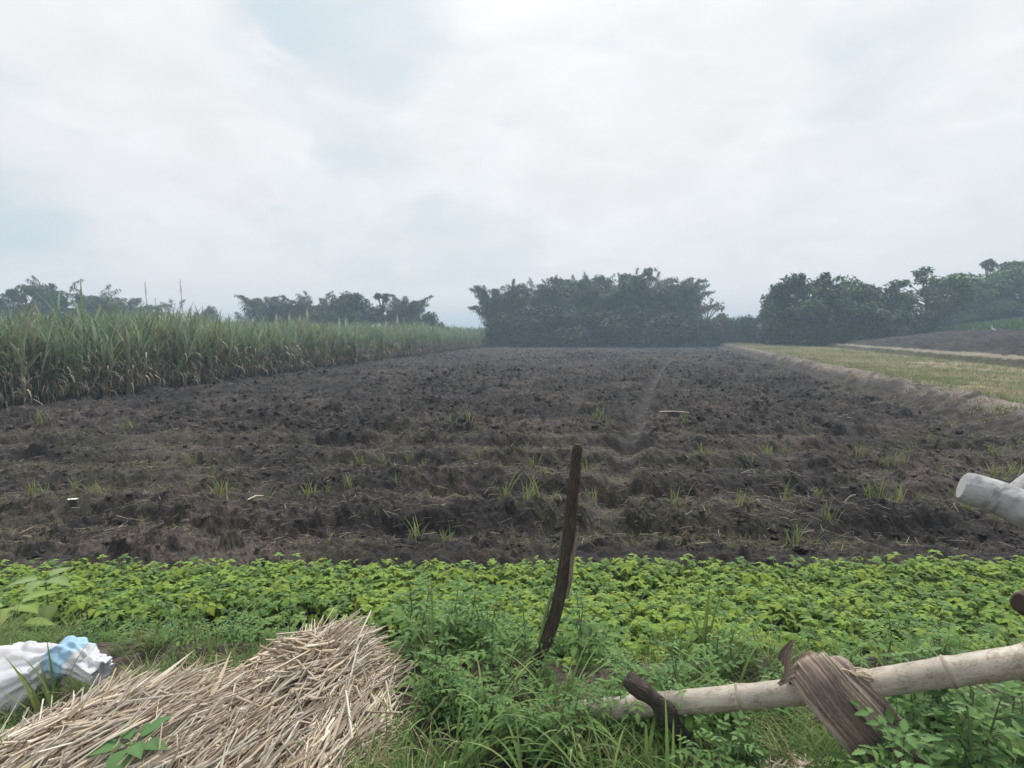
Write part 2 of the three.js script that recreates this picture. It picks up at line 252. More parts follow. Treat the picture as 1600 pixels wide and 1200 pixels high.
// ---------------------------------------------------------------- clods, straw bits and seedlings on the ploughed soil
function clodGeo(seed) { const g = new THREE.IcosahedronGeometry(1, 2), p = g.attributes.position; for (let k = 0; k < p.count; k++) { const q = V(p.getX(k), p.getY(k), p.getZ(k)), s = 0.4 + 0.75 * noise3(q.x * 1.6 + seed * 7 + 20, q.y * 1.6 + 20, q.z * 1.6 + 20) + 0.75 * Math.abs(noise3(q.x * 3.1 + 30, q.y * 3.1 + 30, q.z * 3.1 + seed + 30) - 0.5) + 0.35 * noise3(q.x * 6 + 50, q.y * 6 + 50, q.z * 6 + seed + 50); p.setXYZ(k, q.x * s, q.y * s * 0.72, q.z * s); } g.computeVertexNormals(); return g; }
{
  const r = rng(11), lists = [[], [], []];
  for (let k = 0; k < 90000; k++) {
    const d = 4.6 * (92 / 4.6) ** (r() ** 0.85), a = Math.max(edgeLeft(d) + 0.2, -0.97 * d - 1), b = Math.min(edgeRight(d) - 0.1, 0.97 * d + 1), x = mix(a, b, r());
    if (Math.abs(x - track(d)) < 0.3 && r() < 0.92) continue;
    const clump = fbm(x * 0.8 + 4, d * 0.8, 3), keep = step(0.32, 0.62, clump);
    if (r() > 0.12 + 0.88 * keep) continue;
    const s = (d < 10.5 ? 0.006 + 0.034 * r() ** 4 : 0.01 + 0.05 * r() ** 3) * (0.8 + Math.min(d, 60) / 55);
    const f = 0.6 + 0.35 * r(), c = soilColour(x, d).map((z) => z * f);
    lists[k % 3].push([V(x, fieldY(x, d) - s * 0.1, -d), r() * 6.3, [s * (0.8 + 0.6 * r()), s * (0.6 + 0.5 * r()), s * (0.8 + 0.6 * r())], (r() - 0.5) * 0.9, (r() - 0.5) * 0.9, c]);
  }
  lists.forEach((l, k) => tag(many('soil_clods', clodGeo(k), std({ roughness: 1 }), l), 'loose dark clods strewn over the ploughed plot', 'soil clods'));
}
{
  const g = new Geo(); g.tube([V(-0.5, 0, 0), V(-0.1, 0.03, 0.03), V(0.5, 0, 0)], [0.02, 0.02, 0.012], 4, [1, 1, 1]);
  const geo = g.build(), r = rng(12), l = [];
  for (let k = 0; k < 64000; k++) {
    const d = 4.8 * (90 / 4.8) ** (r() ** 1.0), a = Math.max(edgeLeft(d) + 0.1, -0.97 * d - 1), b = Math.min(edgeRight(d) + 0.5, 0.97 * d + 1), x = mix(a, b, r());
    if (fbm(x * 0.7 + 80, d * 0.7, 3) < 0.44 - 0.14 * r()) continue;
    const s = 0.025 + 0.15 * r() ** 6, t = 0.4 + 1.0 * r() ** 1.5, w = s * (0.6 + d / 45);
    l.push([V(x, landY(x, d) + 0.012 + 0.02 * r(), -d), r() * 6.3, [s * (1 + d / 60), w, w], 0, (r() - 0.5) * 0.6, [0.34 * t, 0.29 * t, 0.21 * t]]);
  }
  tag(many('straw_litter', geo, std({}), l), 'short bits of pale straw scattered over the ploughed plot', 'straw');
}
const leafMat = phys({ vertexColors: true, transmission: 0.38, roughness: 0.78, thickness: 0, specularIntensity: 0.35 });
const grassMat = phys({ vertexColors: true, transmission: 0.32, roughness: 0.85, thickness: 0, specularIntensity: 0.5 });
function tuftGeo(seed, n, h, w, spread, cols, lo = 0.9, bend = 1.2) {
  const r = rng(seed), g = new Geo();
  for (let k = 0; k < n; k++) { const az = r() * 6.283, rad = spread * Math.sqrt(r()); g.blade(V(rad * Math.cos(az * 1.7), -0.01, rad * Math.sin(az * 1.7)), az, lo + r() * (1.5 - lo), h * (0.5 + 0.6 * r()), w * (0.7 + 0.6 * r()), bend * (0.4 + r()), 5, vary(cols[k % cols.length], r, 0.4), 0.25); }
  return g.build();
}
const YG = [C(0.2, 0.26, 0.08), C(0.16, 0.23, 0.07), C(0.3, 0.28, 0.13)];
{
  const r = rng(13), shapes = [0, 1, 2, 3].map((k) => tuftGeo(100 + k, 8 + 4 * k, 0.26, 0.011, 0.06 + 0.015 * k, YG, 1.05, 0.8));
  const spots = [[300, 722], [200, 735], [410, 778], [478, 772], [560, 725], [565, 738], [600, 722], [640, 720], [660, 728], [750, 720], [825, 715], [835, 730], [510, 768], [545, 762], [620, 760], [670, 765], [710, 765], [785, 790], [785, 775], [835, 775], [860, 785], [830, 800], [915, 745], [920, 770], [1095, 715], [1192, 715], [1200, 720], [1222, 710], [1330, 718], [1345, 722], [1400, 730], [1410, 728], [1425, 718], [1480, 750], [1230, 770], [1280, 780], [1365, 775], [1405, 785], [1440, 780], [1490, 775], [1160, 800], [1150, 796], [1295, 820], [1250, 845], [1040, 770], [1170, 728], [1545, 745], [1560, 755], [1575, 750], [1555, 720], [60, 780], [120, 782], [150, 780], [340, 785], [1110, 720], [1380, 730], [650, 845], [690, 848], [1520, 810], [1540, 800], [1060, 800], [1390, 795], [700, 670], [730, 668], [950, 668], [1070, 668], [930, 660], [70, 668], [200, 672]];
  let first = null;
  for (const [x, y] of spots) {
    const p = onPlane(x, y), d = -p.z; p.y = landY(p.x, d) - 0.01;
    const m = new THREE.Mesh(shapes[Math.floor(r() * 4)], grassMat); m.name = numbered('grass_tuft'); m.position.copy(p); m.rotation.y = r() * 6.3; m.scale.setScalar((0.75 + 0.6 * r()) * (d > 10 ? 1.3 : 1)); m.castShadow = m.receiveShadow = true; scene.add(m);
    const side = p.x < 0.2 ? 'left of the wooden post' : x < 1060 ? 'between the wooden post and the wheel track' : 'right of the wheel track'; tag(m, `yellow green grass tuft in the ploughed soil ${side}`, 'grass tuft', `grass tufts on the ploughed plot ${side}`); first ??= m;
  }
  const l = [[], [], []];
  for (let k = 0; k < 5200; k++) { const d = 4.8 + 6.6 * r() ** 1.1, x = (r() - 0.5) * 2 * (0.97 * d + 0.5); if (x > edgeRight(d) || fbm(x * 1.3 + 11, d * 1.3 + 60, 3) < 0.5 - 0.06 * r()) continue; l[k % 3].push([V(x, fieldY(x, d) - 0.005, -d), r() * 6.3, 0.16 + 0.28 * r() ** 2, (r() - 0.5) * 0.4, (r() - 0.5) * 0.4]); }
  l.forEach((q, k) => tag(many('seedling_grass', tuftGeo(130 + k, 7, 0.3, 0.012, 0.1, [C(0.2, 0.21, 0.09), C(0.26, 0.22, 0.12), C(0.16, 0.19, 0.07)], 0.5, 1.2), grassMat, q), 'thin sparse sprouting grass between the furrows', 'grass'));
}

// ---------------------------------------------------------------- dry grass on the right-hand field, grass on the banks
{
  const r = rng(14), tan = [C(0.48, 0.43, 0.29), C(0.42, 0.38, 0.25), C(0.37, 0.36, 0.2)], green = [C(0.23, 0.27, 0.12), C(0.29, 0.3, 0.15), C(0.19, 0.235, 0.1)];
  const l = [[], []];
  for (let k = 0; k < 15000; k++) {
    const d = 8 * (95 / 8) ** (r() ** 0.85), v = 1.75 + r() * r() ** 0.2 * (grassWidth(d) - 1.6), x = edgeRight(d) + v; if (x > 1.05 * d + 2) continue;
    const g = 0.5 * fbm(x * 0.25 + 9, d * 0.25) + 0.5 * fbm(x * 0.9, d * 0.9 + 4) + 0.26 * (r() - 0.5) + (v < 3.2 ? 0.07 * step(14, 20, d) : 0);
    if (fbm(x * 0.5 + 33, d * 0.5 + 5, 3) < 0.38) continue;
    l[g > 0.565 ? 1 : 0].push([V(x, rightLand(v, d) - 0.02, -d), r() * 6.3, (0.5 + 0.7 * r()) * (0.8 + d / 90), 0, 0]);
  }
  tag(many('dry_grass', tuftGeo(150, 18, 0.24, 0.014, 0.16, tan, 0.6, 1), grassMat, l[0]), 'yellow dry grass covering the fallow field on the right', 'grass');
  tag(many('dry_grass', tuftGeo(151, 18, 0.22, 0.016, 0.16, green, 0.6, 1), grassMat, l[1]), 'greener grass patches in the fallow field on the right', 'grass');
  const b = [];
  for (let k = 0; k < 4200; k++) { const d = 8 * (95 / 8) ** r(), w = grassWidth(d), up = r() < 0.45, v = up ? w - 0.1 + 0.6 * r() : -0.3 + 1.9 * r(), x = edgeRight(d) + v; if (!up && fbm(x, d, 3) < 0.5) continue; b.push([V(x, rightLand(v, d) - 0.02, -d), r() * 6.3, 0.4 + 0.6 * r()]); }
  tag(many('bank_grass', tuftGeo(152, 14, 0.26, 0.016, 0.15, [C(0.12, 0.15, 0.06), C(0.2, 0.2, 0.1), C(0.28, 0.25, 0.15)], 0.4, 1.3), grassMat, b), 'tired short grass hanging on the earth banks', 'grass');
  const c = [];                                                      // the young crop on the slope, upper right
  for (let k = 0; k < 9000; k++) { const d = 22 + 62 * r(), v = grassWidth(d) + 14 + 30 * r(), x = edgeRight(d) + v; c.push([V(x, rightLand(v, d) - 0.05, -d), r() * 6.3, 0.8 + 0.7 * r()]); }
  tag(many('slope_crop', tuftGeo(153, 16, 0.65, 0.05, 0.3, [C(0.09, 0.15, 0.055), C(0.12, 0.18, 0.07), C(0.07, 0.12, 0.05)], 0.6, 1.4), grassMat, c), 'leafy green crop covering the slope on the far right', 'crop');
}

// ---------------------------------------------------------------- sugarcane
const CANE = [C(0.21, 0.285, 0.165), C(0.25, 0.325, 0.185), C(0.17, 0.24, 0.14), C(0.33, 0.37, 0.235)], STRAW = [C(0.4, 0.335, 0.245), C(0.32, 0.265, 0.205), C(0.5, 0.44, 0.33)];
function caneParts(seed) {
  const r = rng(seed), stalk = [], green = new Geo(), dry = new Geo();
  for (let k = 0; k < 5; k++) {
    const a = r() * 6.283, b = V(0.22 * Math.cos(a), -0.05, 0.22 * Math.sin(a)), lean = (k === 4 ? 0.5 : 0.2) * r(), h = 1.1 + 0.45 * r(), top = b.clone().add(V(lean * Math.cos(a) * h, h, lean * Math.sin(a) * h));
    const g = new Geo(); g.tube([b, b.clone().lerp(top, 0.5).add(V(0.03 * (r() - 0.5), 0, 0.03 * (r() - 0.5))), top], [0.018, 0.016, 0.012], 5, vary(C(0.2, 0.18, 0.09), r, 0.4)); stalk.push(g.build());
    for (let q = 0; q < 9; q++) { const t = 0.5 + 0.5 * q / 8, az = r() * 6.283; green.blade(b.clone().lerp(top, t), az, mix(0.75, 1.5, t) + 0.2 * (r() - 0.5), 0.7 + 0.75 * r(), 0.048 + 0.035 * r(), mix(2.6, 1.1, t) * (0.6 + 0.7 * r()), 6, vary(CANE[Math.floor(r() * 4)], r, 0.35), 0.3); }
    const nd = 3 + (seed * 7 + k * 5) % 12; for (let q = 0; q < nd; q++) { const t = 0.15 + 0.75 * r(), az = r() * 6.283; dry.blade(b.clone().lerp(top, t), az, 0.4 + 0.9 * r(), 0.4 + 0.85 * r(), 0.035 + 0.03 * r(), 2.2 + 2.4 * r(), 5, vary(STRAW[Math.floor(r() * 3)], r, 0.4), 0.2); }
  }
  return { stalk, green: green.build(), dry: dry.build() };
}
{
  const parts = [0, 1, 2, 3, 4].map((k) => caneParts(200 + k)), r = rng(21), stalkMat = std({ vertexColors: true, roughness: 0.7 }), dryMat = phys({ vertexColors: true, transmission: 0.25, thickness: 0, roughness: 0.95 });
  const protos = parts.map((q) => {
    const t = thing('sugarcane', V(0, 0, 0), 'green sugarcane clump with hanging dry brown lower leaves in the front row', 'sugarcane', 'sugarcane clumps of the front row beside the plot');
    q.stalk.forEach((g) => mesh('stalk', g, stalkMat, t)); tag(mesh('leaf_blades', q.green, grassMat, t), null, null, null, 'stuff'); tag(mesh('dry_leaves', q.dry, dryMat, t), 'dry brown hanging leaves', null, null, 'stuff'); return t;
  });
  let n = 0;
  for (let d = 11.6; d < 96; d += 0.62 + d * 0.012) {
    const x = edgeLeft(d) - 0.25 - 0.3 * r(), s = 0.78 + 0.4 * r(), p = V(x, 0, -d), k = n % 5;
    if (n < 5) { protos[k].position.copy(p); protos[k].rotation.y = r() * 6.3; protos[k].scale.setScalar(s); } else copyOf(protos[k], p, r() * 6.3, s);
    n++;
  }
  const gl = parts.map((q) => mergeGeometries([q.green, ...q.stalk])), lists = [[], [], [], [], []], dl = [[], [], [], [], []];
  for (let k = 0; k < 9500; k++) {
    const d = 10.5 + 118 * r() ** 1.4, q = r() ** 1.7 * Math.min(45, 12 + d), x = edgeLeft(d) - 0.75 - q; if (x < -1.08 * d - 3) continue;
    const s = (0.8 + 0.34 * r() + (r() < 0.06 && d > 18 ? 0.22 : 0)) * (0.78 + 0.5 * fbm(x * 0.3, d * 0.3)), f = 0.75 + 0.5 * fbm(x * 0.35 + 9, d * 0.35), y = 0.85 + 0.45 * r(); lists[k % 5].push([V(x, 0, -d), r() * 6.3, s, (r() - 0.5) * 0.36, (r() - 0.5) * 0.36, [f * (0.85 + 0.3 * r()), f, f * (0.85 + 0.4 * r())]]);
    if (q < 4 && r() < 0.4 + 0.9 * (fbm(x * 0.6, d * 0.6) - 0.3)) dl[k % 5].push([V(x, 0, -d), r() * 6.3, s]);
  }
  lists.forEach((l, k) => tag(many('sugarcane_crop', gl[k], grassMat, l), 'dense mass of sugarcane behind the front row', 'sugarcane'));
  dl.forEach((l, k) => tag(many('cane_trash', parts[k].dry, dryMat, l), 'dry brown sugarcane leaves hanging inside the crop edge', 'dry leaves'));
  // cane flowers: pale plumes on thin stems above the crop
  const g = new Geo(), h = new Geo(); g.tube([V(0, 0, 0), V(0.02, 1.2, 0), V(0, 2.4, 0)], [0.03, 0.025, 0.02], 5, C(0.3, 0.28, 0.2));
  for (let k = 0; k < 130; k++) { const t = r(), az = r() * 6.283; h.blade(V(0, 2.2 + 1.0 * t, 0), az, 0.9 + 0.4 * r(), 0.42 * (1.05 - t), 0.035, 1.2, 3, vary(C(0.62, 0.58, 0.52), r, 0.3)); }
  const proto = thing('cane_flower', V(0, 0, 0), '', 'cane flower', 'pale cane flower plumes standing above the crop'); mesh('stem', g.build(), stalkMat, proto); mesh('plume', h.build(), dryMat, proto);
  const spots = [[452, 484, 48], [469, 486, 48], [480, 482, 50], [432, 484, 47], [530, 492, 52], [540, 490, 52], [594, 494, 56], [603, 492, 56], [621, 490, 56], [460, 500, 46], [487, 503, 46], [631, 511, 58]];
  spots.forEach(([x, y, d], k) => { const p = at(x, y + 12, d); p.y -= 3.0 - 0.2; const o = k ? copyOf(proto, p, r() * 6.3, 0.9 + 0.2 * r()) : proto; o.position.copy(p); o.userData.label = 'pale feathery cane flower plume rising above the sugarcane tops'; });
  // two tall bare flower stalks further left
  const tg = new Geo(); tg.tube([V(0, 0, 0), V(0.05, 2.2, 0), V(-0.05, 4.3, 0)], [0.03, 0.025, 0.012], 5, C(0.24, 0.24, 0.2)); for (let k = 0; k < 26; k++) tg.blade(V(0, 3.3 + 1.0 * k / 26, 0), r() * 6.3, 1.2, 0.25, 0.02, 0.8, 2, C(0.34, 0.32, 0.27));
  const tall = tg.build();
  for (const [x, y, d, l] of [[227, 442, 38, 'tall thin bare cane flower stalk, left one of two against the sky'], [282, 440, 38, 'tall thin bare cane flower stalk, right one of two against the sky'], [243, 468, 40, 'short thin cane flower stalk between the two tall ones']]) { const p = at(x, y, d); p.y -= 4.3; tag(mesh('cane_flower_stalk', tall, stalkMat), l, 'cane stalk').position.copy(p); }
}

// ---------------------------------------------------------------- trees
const barkMat = std({ vertexColors: true, roughness: 1 });
const crownMat = std({ vertexColors: true, roughness: 0.85 });
function treeGeo(seed, o) {                                          // height 1 = o.h metres; lobed crown of leaf faces on a limbed trunk
  const r = rng(seed), wood = new Geo(), leaf = new Geo(), { h, w, lobes, leaves, size, cols, bare = 0.25, gap = 0.55 } = o;
  const top = V((r() - 0.5) * w * 0.2, h * 0.8, (r() - 0.5) * w * 0.2), bark = C(0.16, 0.13, 0.11);
  wood.tube([V(0, -0.4, 0), top.clone().multiplyScalar(0.3).add(V((r() - 0.5) * 0.5, 0, 0)), top.clone().multiplyScalar(0.65), top], [h * 0.028, h * 0.022, h * 0.014, h * 0.005], 7, bark);
  for (let k = 0; k < lobes; k++) {
    const t = bare + (1 - bare) * r(), az = r() * 6.283, env = Math.sin(Math.PI * clamp(0.12 + 0.8 * (t - bare) / (1 - bare))) ** 0.7, rad = w * env * (0.35 + 0.65 * Math.sqrt(r()));
    const c = V(rad * Math.cos(az), h * (t * 0.93), rad * Math.sin(az)), s = o.lobe * (0.6 + 0.7 * r());
    const from = top.clone().multiplyScalar(clamp(t * 0.75, 0.15, 0.9)); wood.tube([from, from.clone().lerp(c, 0.5).add(V(0, 0.06 * h * (r() - 0.3), 0)), c], [h * 0.009, h * 0.006, 0.02], 4, bark, false);
    const tone = 0.6 + 0.8 * r(), base = cols[Math.floor(r() * cols.length)];
    const n = Math.round(leaves / lobes);
    for (let q = 0; q < n; q++) {
      const u = V(r() * 2 - 1, r() * 2 - 1, r() * 2 - 1); if (u.lengthSq() > 1) u.normalize().multiplyScalar(r()); const l = u.length(); u.multiplyScalar((l ** -gap) * s); u.y *= 0.72;
      const p = c.clone().add(u), dir = V(r() - 0.5, r() * 0.7 - 0.5 - (o.droop ?? 0), r() - 0.5).normalize(), nrm = V(r() - 0.5, 0.6 + r(), r() - 0.5).normalize(); nrm.addScaledVector(dir, -nrm.dot(dir)).normalize();
      const z = size * (0.6 + 0.8 * r()); leaf.leaflet(p, dir, nrm, z, z * (o.wide ?? 0.55), vary(base.map((x) => x * tone), r, 0.3), 0.2, [[0, 0], [0.45, 1], [1, 0]], 0.1);
    }
  }
  return [wood.build(), leaf.build()];
}
function bambooGeo(seed, o) {                                        // a clump of arching culms with leafy nodding tips
  const r = rng(seed), wood = new Geo(), leaf = new Geo(), { h, w, culms, leaves, size, cols } = o;
  for (let k = 0; k < culms; k++) {
    const az = r() * 6.283, hh = h * (0.6 + 0.42 * r()) * (k < 3 ? 1.08 : 1), out = w * (0.25 + 0.75 * r()), b = V(0.16 * w * Math.cos(az), -0.3, 0.16 * w * Math.sin(az));
    const pts = []; for (let q = 0; q <= 7; q++) { const t = q / 7; pts.push(V(b.x + Math.cos(az) * out * t ** 2.1, hh * (t * 1.12 - 0.2 * t ** 4.5), b.z + Math.sin(az) * out * t ** 2.1)); }
    wood.tube(pts, [0.06, 0.06, 0.055, 0.05, 0.04, 0.03, 0.02, 0.01], 4, vary(C(0.13, 0.15, 0.07), r, 0.4), false);
    const tone = 0.7 + 0.55 * r(), base = cols[Math.floor(r() * cols.length)], n = Math.round(leaves / culms);
    for (let q = 0; q < n; q++) {
      const t = 0.06 + 0.94 * r() ** 0.75, f = t * 7, i = Math.min(6, Math.floor(f)), spr = (1.25 - 0.75 * t) * (o.spray ?? 1) * Math.sqrt(r()), a = r() * 6.283, lump = 0.55 + 0.9 * noise(t * 9 + k * 13, k);
      const p = pts[i].clone().lerp(pts[i + 1], f - i).add(V(Math.cos(a) * spr * lump, (r() - 0.65) * 0.9 * spr, Math.sin(a) * spr * lump));
      const dir = V(Math.cos(a) * 0.8, -0.35 - 0.8 * r(), Math.sin(a) * 0.8).normalize(), nrm = V(r() - 0.5, 1, r() - 0.5); nrm.addScaledVector(dir, -nrm.dot(dir)).normalize();
      const z = size * (0.6 + 0.8 * r()); leaf.leaflet(p, dir, nrm, z, z * 0.3, vary(base.map((x) => x * tone), r, 0.3), 0.2, [[0, 0], [0.4, 1], [1, 0]], 0.1);
    }
  }
  return [wood.build(), leaf.build()];
}
function plant(name, geos, p, turn, s, label, category, woodName, leafName, group) { const t = thing(name, p, label, category, group, turn); Array.isArray(s) ? t.scale.set(...s) : t.scale.setScalar(s); mesh(woodName, geos[0], barkMat, t); mesh(leafName, geos[1], crownMat, t); return t; }
// place by pixel: foot x, top y, at depth d, standing on the land there; the shape is scaled to reach the top
function stand(name, geos, px, topY, d, wpx, label, category, kinds, turn = 0, base = 0, group) {
  geos[1].computeBoundingBox(); const bb = geos[1].boundingBox, top = at(px, topY, d), s = (top.y - base) / bb.max.y, halfw = wpx / FOCAL * d / (Math.max(bb.max.x, -bb.min.x, bb.max.z, -bb.min.z));
  return plant(name, geos, V(top.x, base, -d), turn, [halfw, s, halfw], label, category, ...kinds, group);
}
const BG = [C(0.05, 0.08, 0.04), C(0.068, 0.1, 0.045), C(0.04, 0.065, 0.036)], TG = [C(0.055, 0.09, 0.038), C(0.078, 0.115, 0.045), C(0.045, 0.072, 0.034)], LG = [C(0.1, 0.155, 0.055), C(0.085, 0.13, 0.05), C(0.12, 0.17, 0.065)];
{
  const bam = [0, 1, 2].map((k) => bambooGeo(300 + k, { h: 12, w: 5, culms: 34, leaves: 21000, size: 0.46, cols: BG }));
  const thin = bambooGeo(310, { h: 12, w: 4, culms: 9, leaves: 3400, size: 0.36, cols: BG, spray: 0.8 });
  const K = ['culms', 'foliage'];
  const grove = [[778, 446, 92, 51, 'leftmost bamboo clump of the grove, its outer culms nodding over the sugarcane'], [825, 442, 94, 69, 'dark bamboo clump second from the grove\'s left end'], [868, 436, 92, 69, 'bamboo clump with one upright tip left of the grove\'s middle'], [925, 429, 95, 75, 'bamboo clump in the middle of the grove with nodding tips'], [982, 425, 93, 81, 'tallest broad bamboo clump of the grove, right of its middle'], [1030, 430, 95, 78, 'dense rounded bamboo clump near the grove\'s right end'], [1062, 442, 92, 60, 'rightmost bamboo clump of the grove, drooping over the low shrubs']];
  grove.forEach(([x, y, d, w, l], k) => stand('bamboo_clump', bam[k % 3], x, y, d, w, l, 'bamboo', K, k * 1.7));
  [[800, 434, 90, 26, 'thin see-through bamboo tips above the grove\'s left end'], [1085, 440, 91, 22, 'loose bamboo spray leaning out at the grove\'s right side']].forEach(([x, y, d, w, l], k) => stand('bamboo_clump', thin, x, y, d, w, l, 'bamboo', K, 0.6 + k));
  [[770, 444, 27], [848, 432, 26], [862, 430, 24], [905, 428, 28], [934, 423, 26], [985, 419, 26], [1020, 421, 28], [1050, 434, 30], [1076, 436, 30]].forEach(([x, y, w], k) => stand('bamboo_clump', thin, x, y, 91 + k % 3, w, 'nodding wispy bamboo tip rising out of the dense grove', 'bamboo', K, k * 2.1, 0, 'wispy bamboo tips over the grove'));
  const bush = [0, 1].map((k) => treeGeo(330 + k, { h: 4, w: 2.6, lobes: 30, leaves: 9000, size: 0.3, cols: BG, lobe: 0.95, bare: 0.05 }));
  [[795, 488, 88, 62], [850, 478, 88, 74], [905, 480, 88, 74], [965, 476, 88, 78], [1025, 480, 88, 74], [1070, 486, 88, 52]].forEach(([x, y, d, w], k) => stand('shrub', bush[k % 2], x, y, d, w, 'dark shrub at the foot of the bamboo grove', 'shrub', ['stems', 'foliage'], k, 0, 'dark shrubs along the foot of the bamboo grove'));
  const bare = treeGeo(340, { h: 6, w: 3, lobes: 26, leaves: 420, size: 0.4, cols: [C(0.16, 0.12, 0.09)], lobe: 0.6, bare: 0.2 });
  stand('bare_tree', bare, 1108, 464, 88, 34, 'nearly leafless brownish tree at the right end of the bamboo grove', 'tree', ['trunk', 'crown']);
  [[1130, 488, 92, 32, 'round dark shrub just right of the bamboo grove'], [1165, 492, 90, 26, 'small dark shrub left of the broad-leaved tree'], [1100, 496, 90, 34, 'low dark shrub under the leafless tree'], [1192, 486, 84, 40, 'dark bushy shrub touching the broad-leaved trees\' left end'], [1148, 500, 96, 44, 'farther low shrub filling the gap right of the grove']].forEach(([x, y, d, w, l], k) => stand('shrub', bush[k % 2], x, y, d, w, l, 'shrub', ['stems', 'foliage'], k));
  // the trees on the right
  const broad = [0, 1].map((k) => treeGeo(350 + k, { h: 8, w: 4, lobes: 60, leaves: 8500, size: 0.42, wide: 0.7, cols: TG, lobe: 0.95, bare: 0.12, gap: 0.4 }));
  const fine = [0, 1].map((k) => treeGeo(360 + k, { h: 8, w: 3.4, lobes: 46, leaves: 9500, size: 0.36, cols: LG, lobe: 1.0, bare: 0.14, droop: 0.2 }));
  const open = treeGeo(370, { h: 9, w: 4, lobes: 40, leaves: 4600, size: 0.42, wide: 0.6, cols: LG, lobe: 0.8, bare: 0.3 });
  const T = ['trunk', 'crown'], land = (px, d) => { const p = at(px, 500, d); return rightLand(p.x - edgeRight(d), d) - 0.3; };
  const right = [[1228, 440, 74, 46, broad[1], 'broad-leaved tree at the left end of the right-hand trees'], [1262, 424, 72, 72, broad[0], 'tall round broad-leaved tree left of the fine-leaved one'], [1318, 430, 71, 62, fine[0], 'fine-leaved green tree beside the tall round one'], [1362, 438, 72, 48, broad[1], 'darker tree with an uneven top in the middle of the right-hand row'], [1405, 455, 70, 34, fine[1], 'small dark tree filling the gap in the right-hand row'], [1452, 416, 70, 64, open, 'light green open tree with a bare lower trunk at the terrace top'], [1508, 424, 82, 52, fine[0], 'fine-leaved tree right of the open light green one'], [1542, 436, 84, 54, broad[0], 'dark tree below the tall thin tufted one'], [1600, 402, 80, 66, fine[1], 'tall dark tree cut by the right edge of the view']];
  right.forEach(([x, y, d, w, g, l], k) => stand('tree', g, x, y, d, w, l, 'tree', T, k * 2.3, land(x, d)));
  const puff = treeGeo(375, { h: 11, w: 1.1, lobes: 9, leaves: 900, size: 0.4, cols: TG, lobe: 0.6, bare: 0.86 });
  stand('tufted_tree', puff, 1545, 404, 82, 15, 'thin bare-stemmed tree with one small leafy tuft on top', 'tree', T, 0, land(1545, 82));
  [[1285, 482, 69, 44], [1345, 484, 69, 44], [1400, 486, 67, 40], [1430, 488, 70, 40], [1490, 462, 84, 56], [1570, 456, 84, 60]].forEach(([x, y, d, w], k) => stand('shrub', bush[k % 2], x, y, d, w, 'dark undergrowth shrub between the trunks of the right-hand trees', 'shrub', ['stems', 'foliage'], k, land(x, d), 'shrubs under the right-hand trees'));
  // the trees behind the sugarcane
  const dome = treeGeo(380, { h: 9, w: 6, lobes: 60, leaves: 16000, size: 0.34, cols: BG, lobe: 1.1, bare: 0.1, droop: 0.3 });
  const left = [[-5, 456, 84, 40, thin, 'bamboo_clump', 'bamboo tips at the extreme left of the view'], [52, 440, 80, 62, dome, 'tree', 'broad domed tree at the left behind the sugarcane'], [84, 430, 80, 34, thin, 'bamboo_clump', 'single bamboo plume beside the domed tree'], [108, 464, 82, 84, dome, 'tree', 'low wide dark tree right of the domed one'], [148, 444, 84, 36, thin, 'bamboo_clump', 'bamboo clump with wispy plume second from left'], [186, 460, 85, 70, bam[0], 'bamboo_clump', 'low bamboo clump behind the cane below the tall flower stalks'], [272, 466, 95, 28, thin, 'bamboo_clump', 'thin bamboo clump behind the right tall flower stalk'], [322, 476, 98, 24, bush[0], 'shrub', 'small round shrub alone behind the sugarcane'], [385, 464, 90, 38, thin, 'bamboo_clump', 'loose bamboo clump left of the plume-fronted row'], [425, 461, 92, 52, bam[1], 'bamboo_clump', 'bamboo clump behind the left cane plumes'], [462, 461, 90, 50, bam[2], 'bamboo_clump', 'bamboo clump behind the cluster of cane plumes'], [492, 452, 92, 32, thin, 'bamboo_clump', 'tall nodding bamboo tip above the plume-fronted row'], [520, 459, 92, 54, bam[0], 'bamboo_clump', 'bamboo clump in the middle of the plume-fronted row'], [548, 455, 93, 44, broad[0], 'tree', 'dense tree right of the nodding bamboo tip'], [597, 457, 92, 18, puff, 'tree', 'slim tree with a leafy head behind the sugarcane'], [600, 478, 92, 46, broad[1], 'tree', 'low dark tree under the slim one'], [632, 458, 92, 44, bam[2], 'bamboo_clump', 'rounded bamboo clump at the right end of the plume-fronted row'], [664, 486, 88, 36, bush[1], 'shrub', 'light shrub at the right end of the trees behind the cane'], [692, 505, 86, 20, bush[0], 'shrub', 'lowest shrub where the sugarcane meets the sky gap']];
  left.forEach(([x, y, d, w, g, n, l], k) => stand(n, g, x, y, d, w, l, n === 'bamboo_clump' ? 'bamboo' : n, n === 'tree' ? T : n === 'shrub' ? ['stems', 'foliage'] : K, k * 1.3));
  // far wood on the horizon
  const r = rng(44), g = new Geo();
  for (let k = 0; k < 14000; k++) { const x = (r() - 0.5) * 520, n = fbm(x * 0.05, 2, 3), hh = 2.5 + 4.5 * n, y = hh * r(), p = V(x, y, -235 - 14 * r()), dir = V(r() - 0.5, r() - 0.6, r() - 0.5).normalize(), nr = V(r() - 0.5, 1, r() - 0.5).normalize(); g.leaflet(p, dir, nr, 1.6, 1.1, vary(BG[k % 3], r, 0.5), 0.2, [[0, 0], [0.45, 1], [1, 0]]); }
  tag(mesh('far_wood', g.build(), crownMat), 'low hazy far-off wood along the horizon', 'wood', null, 'stuff');
}

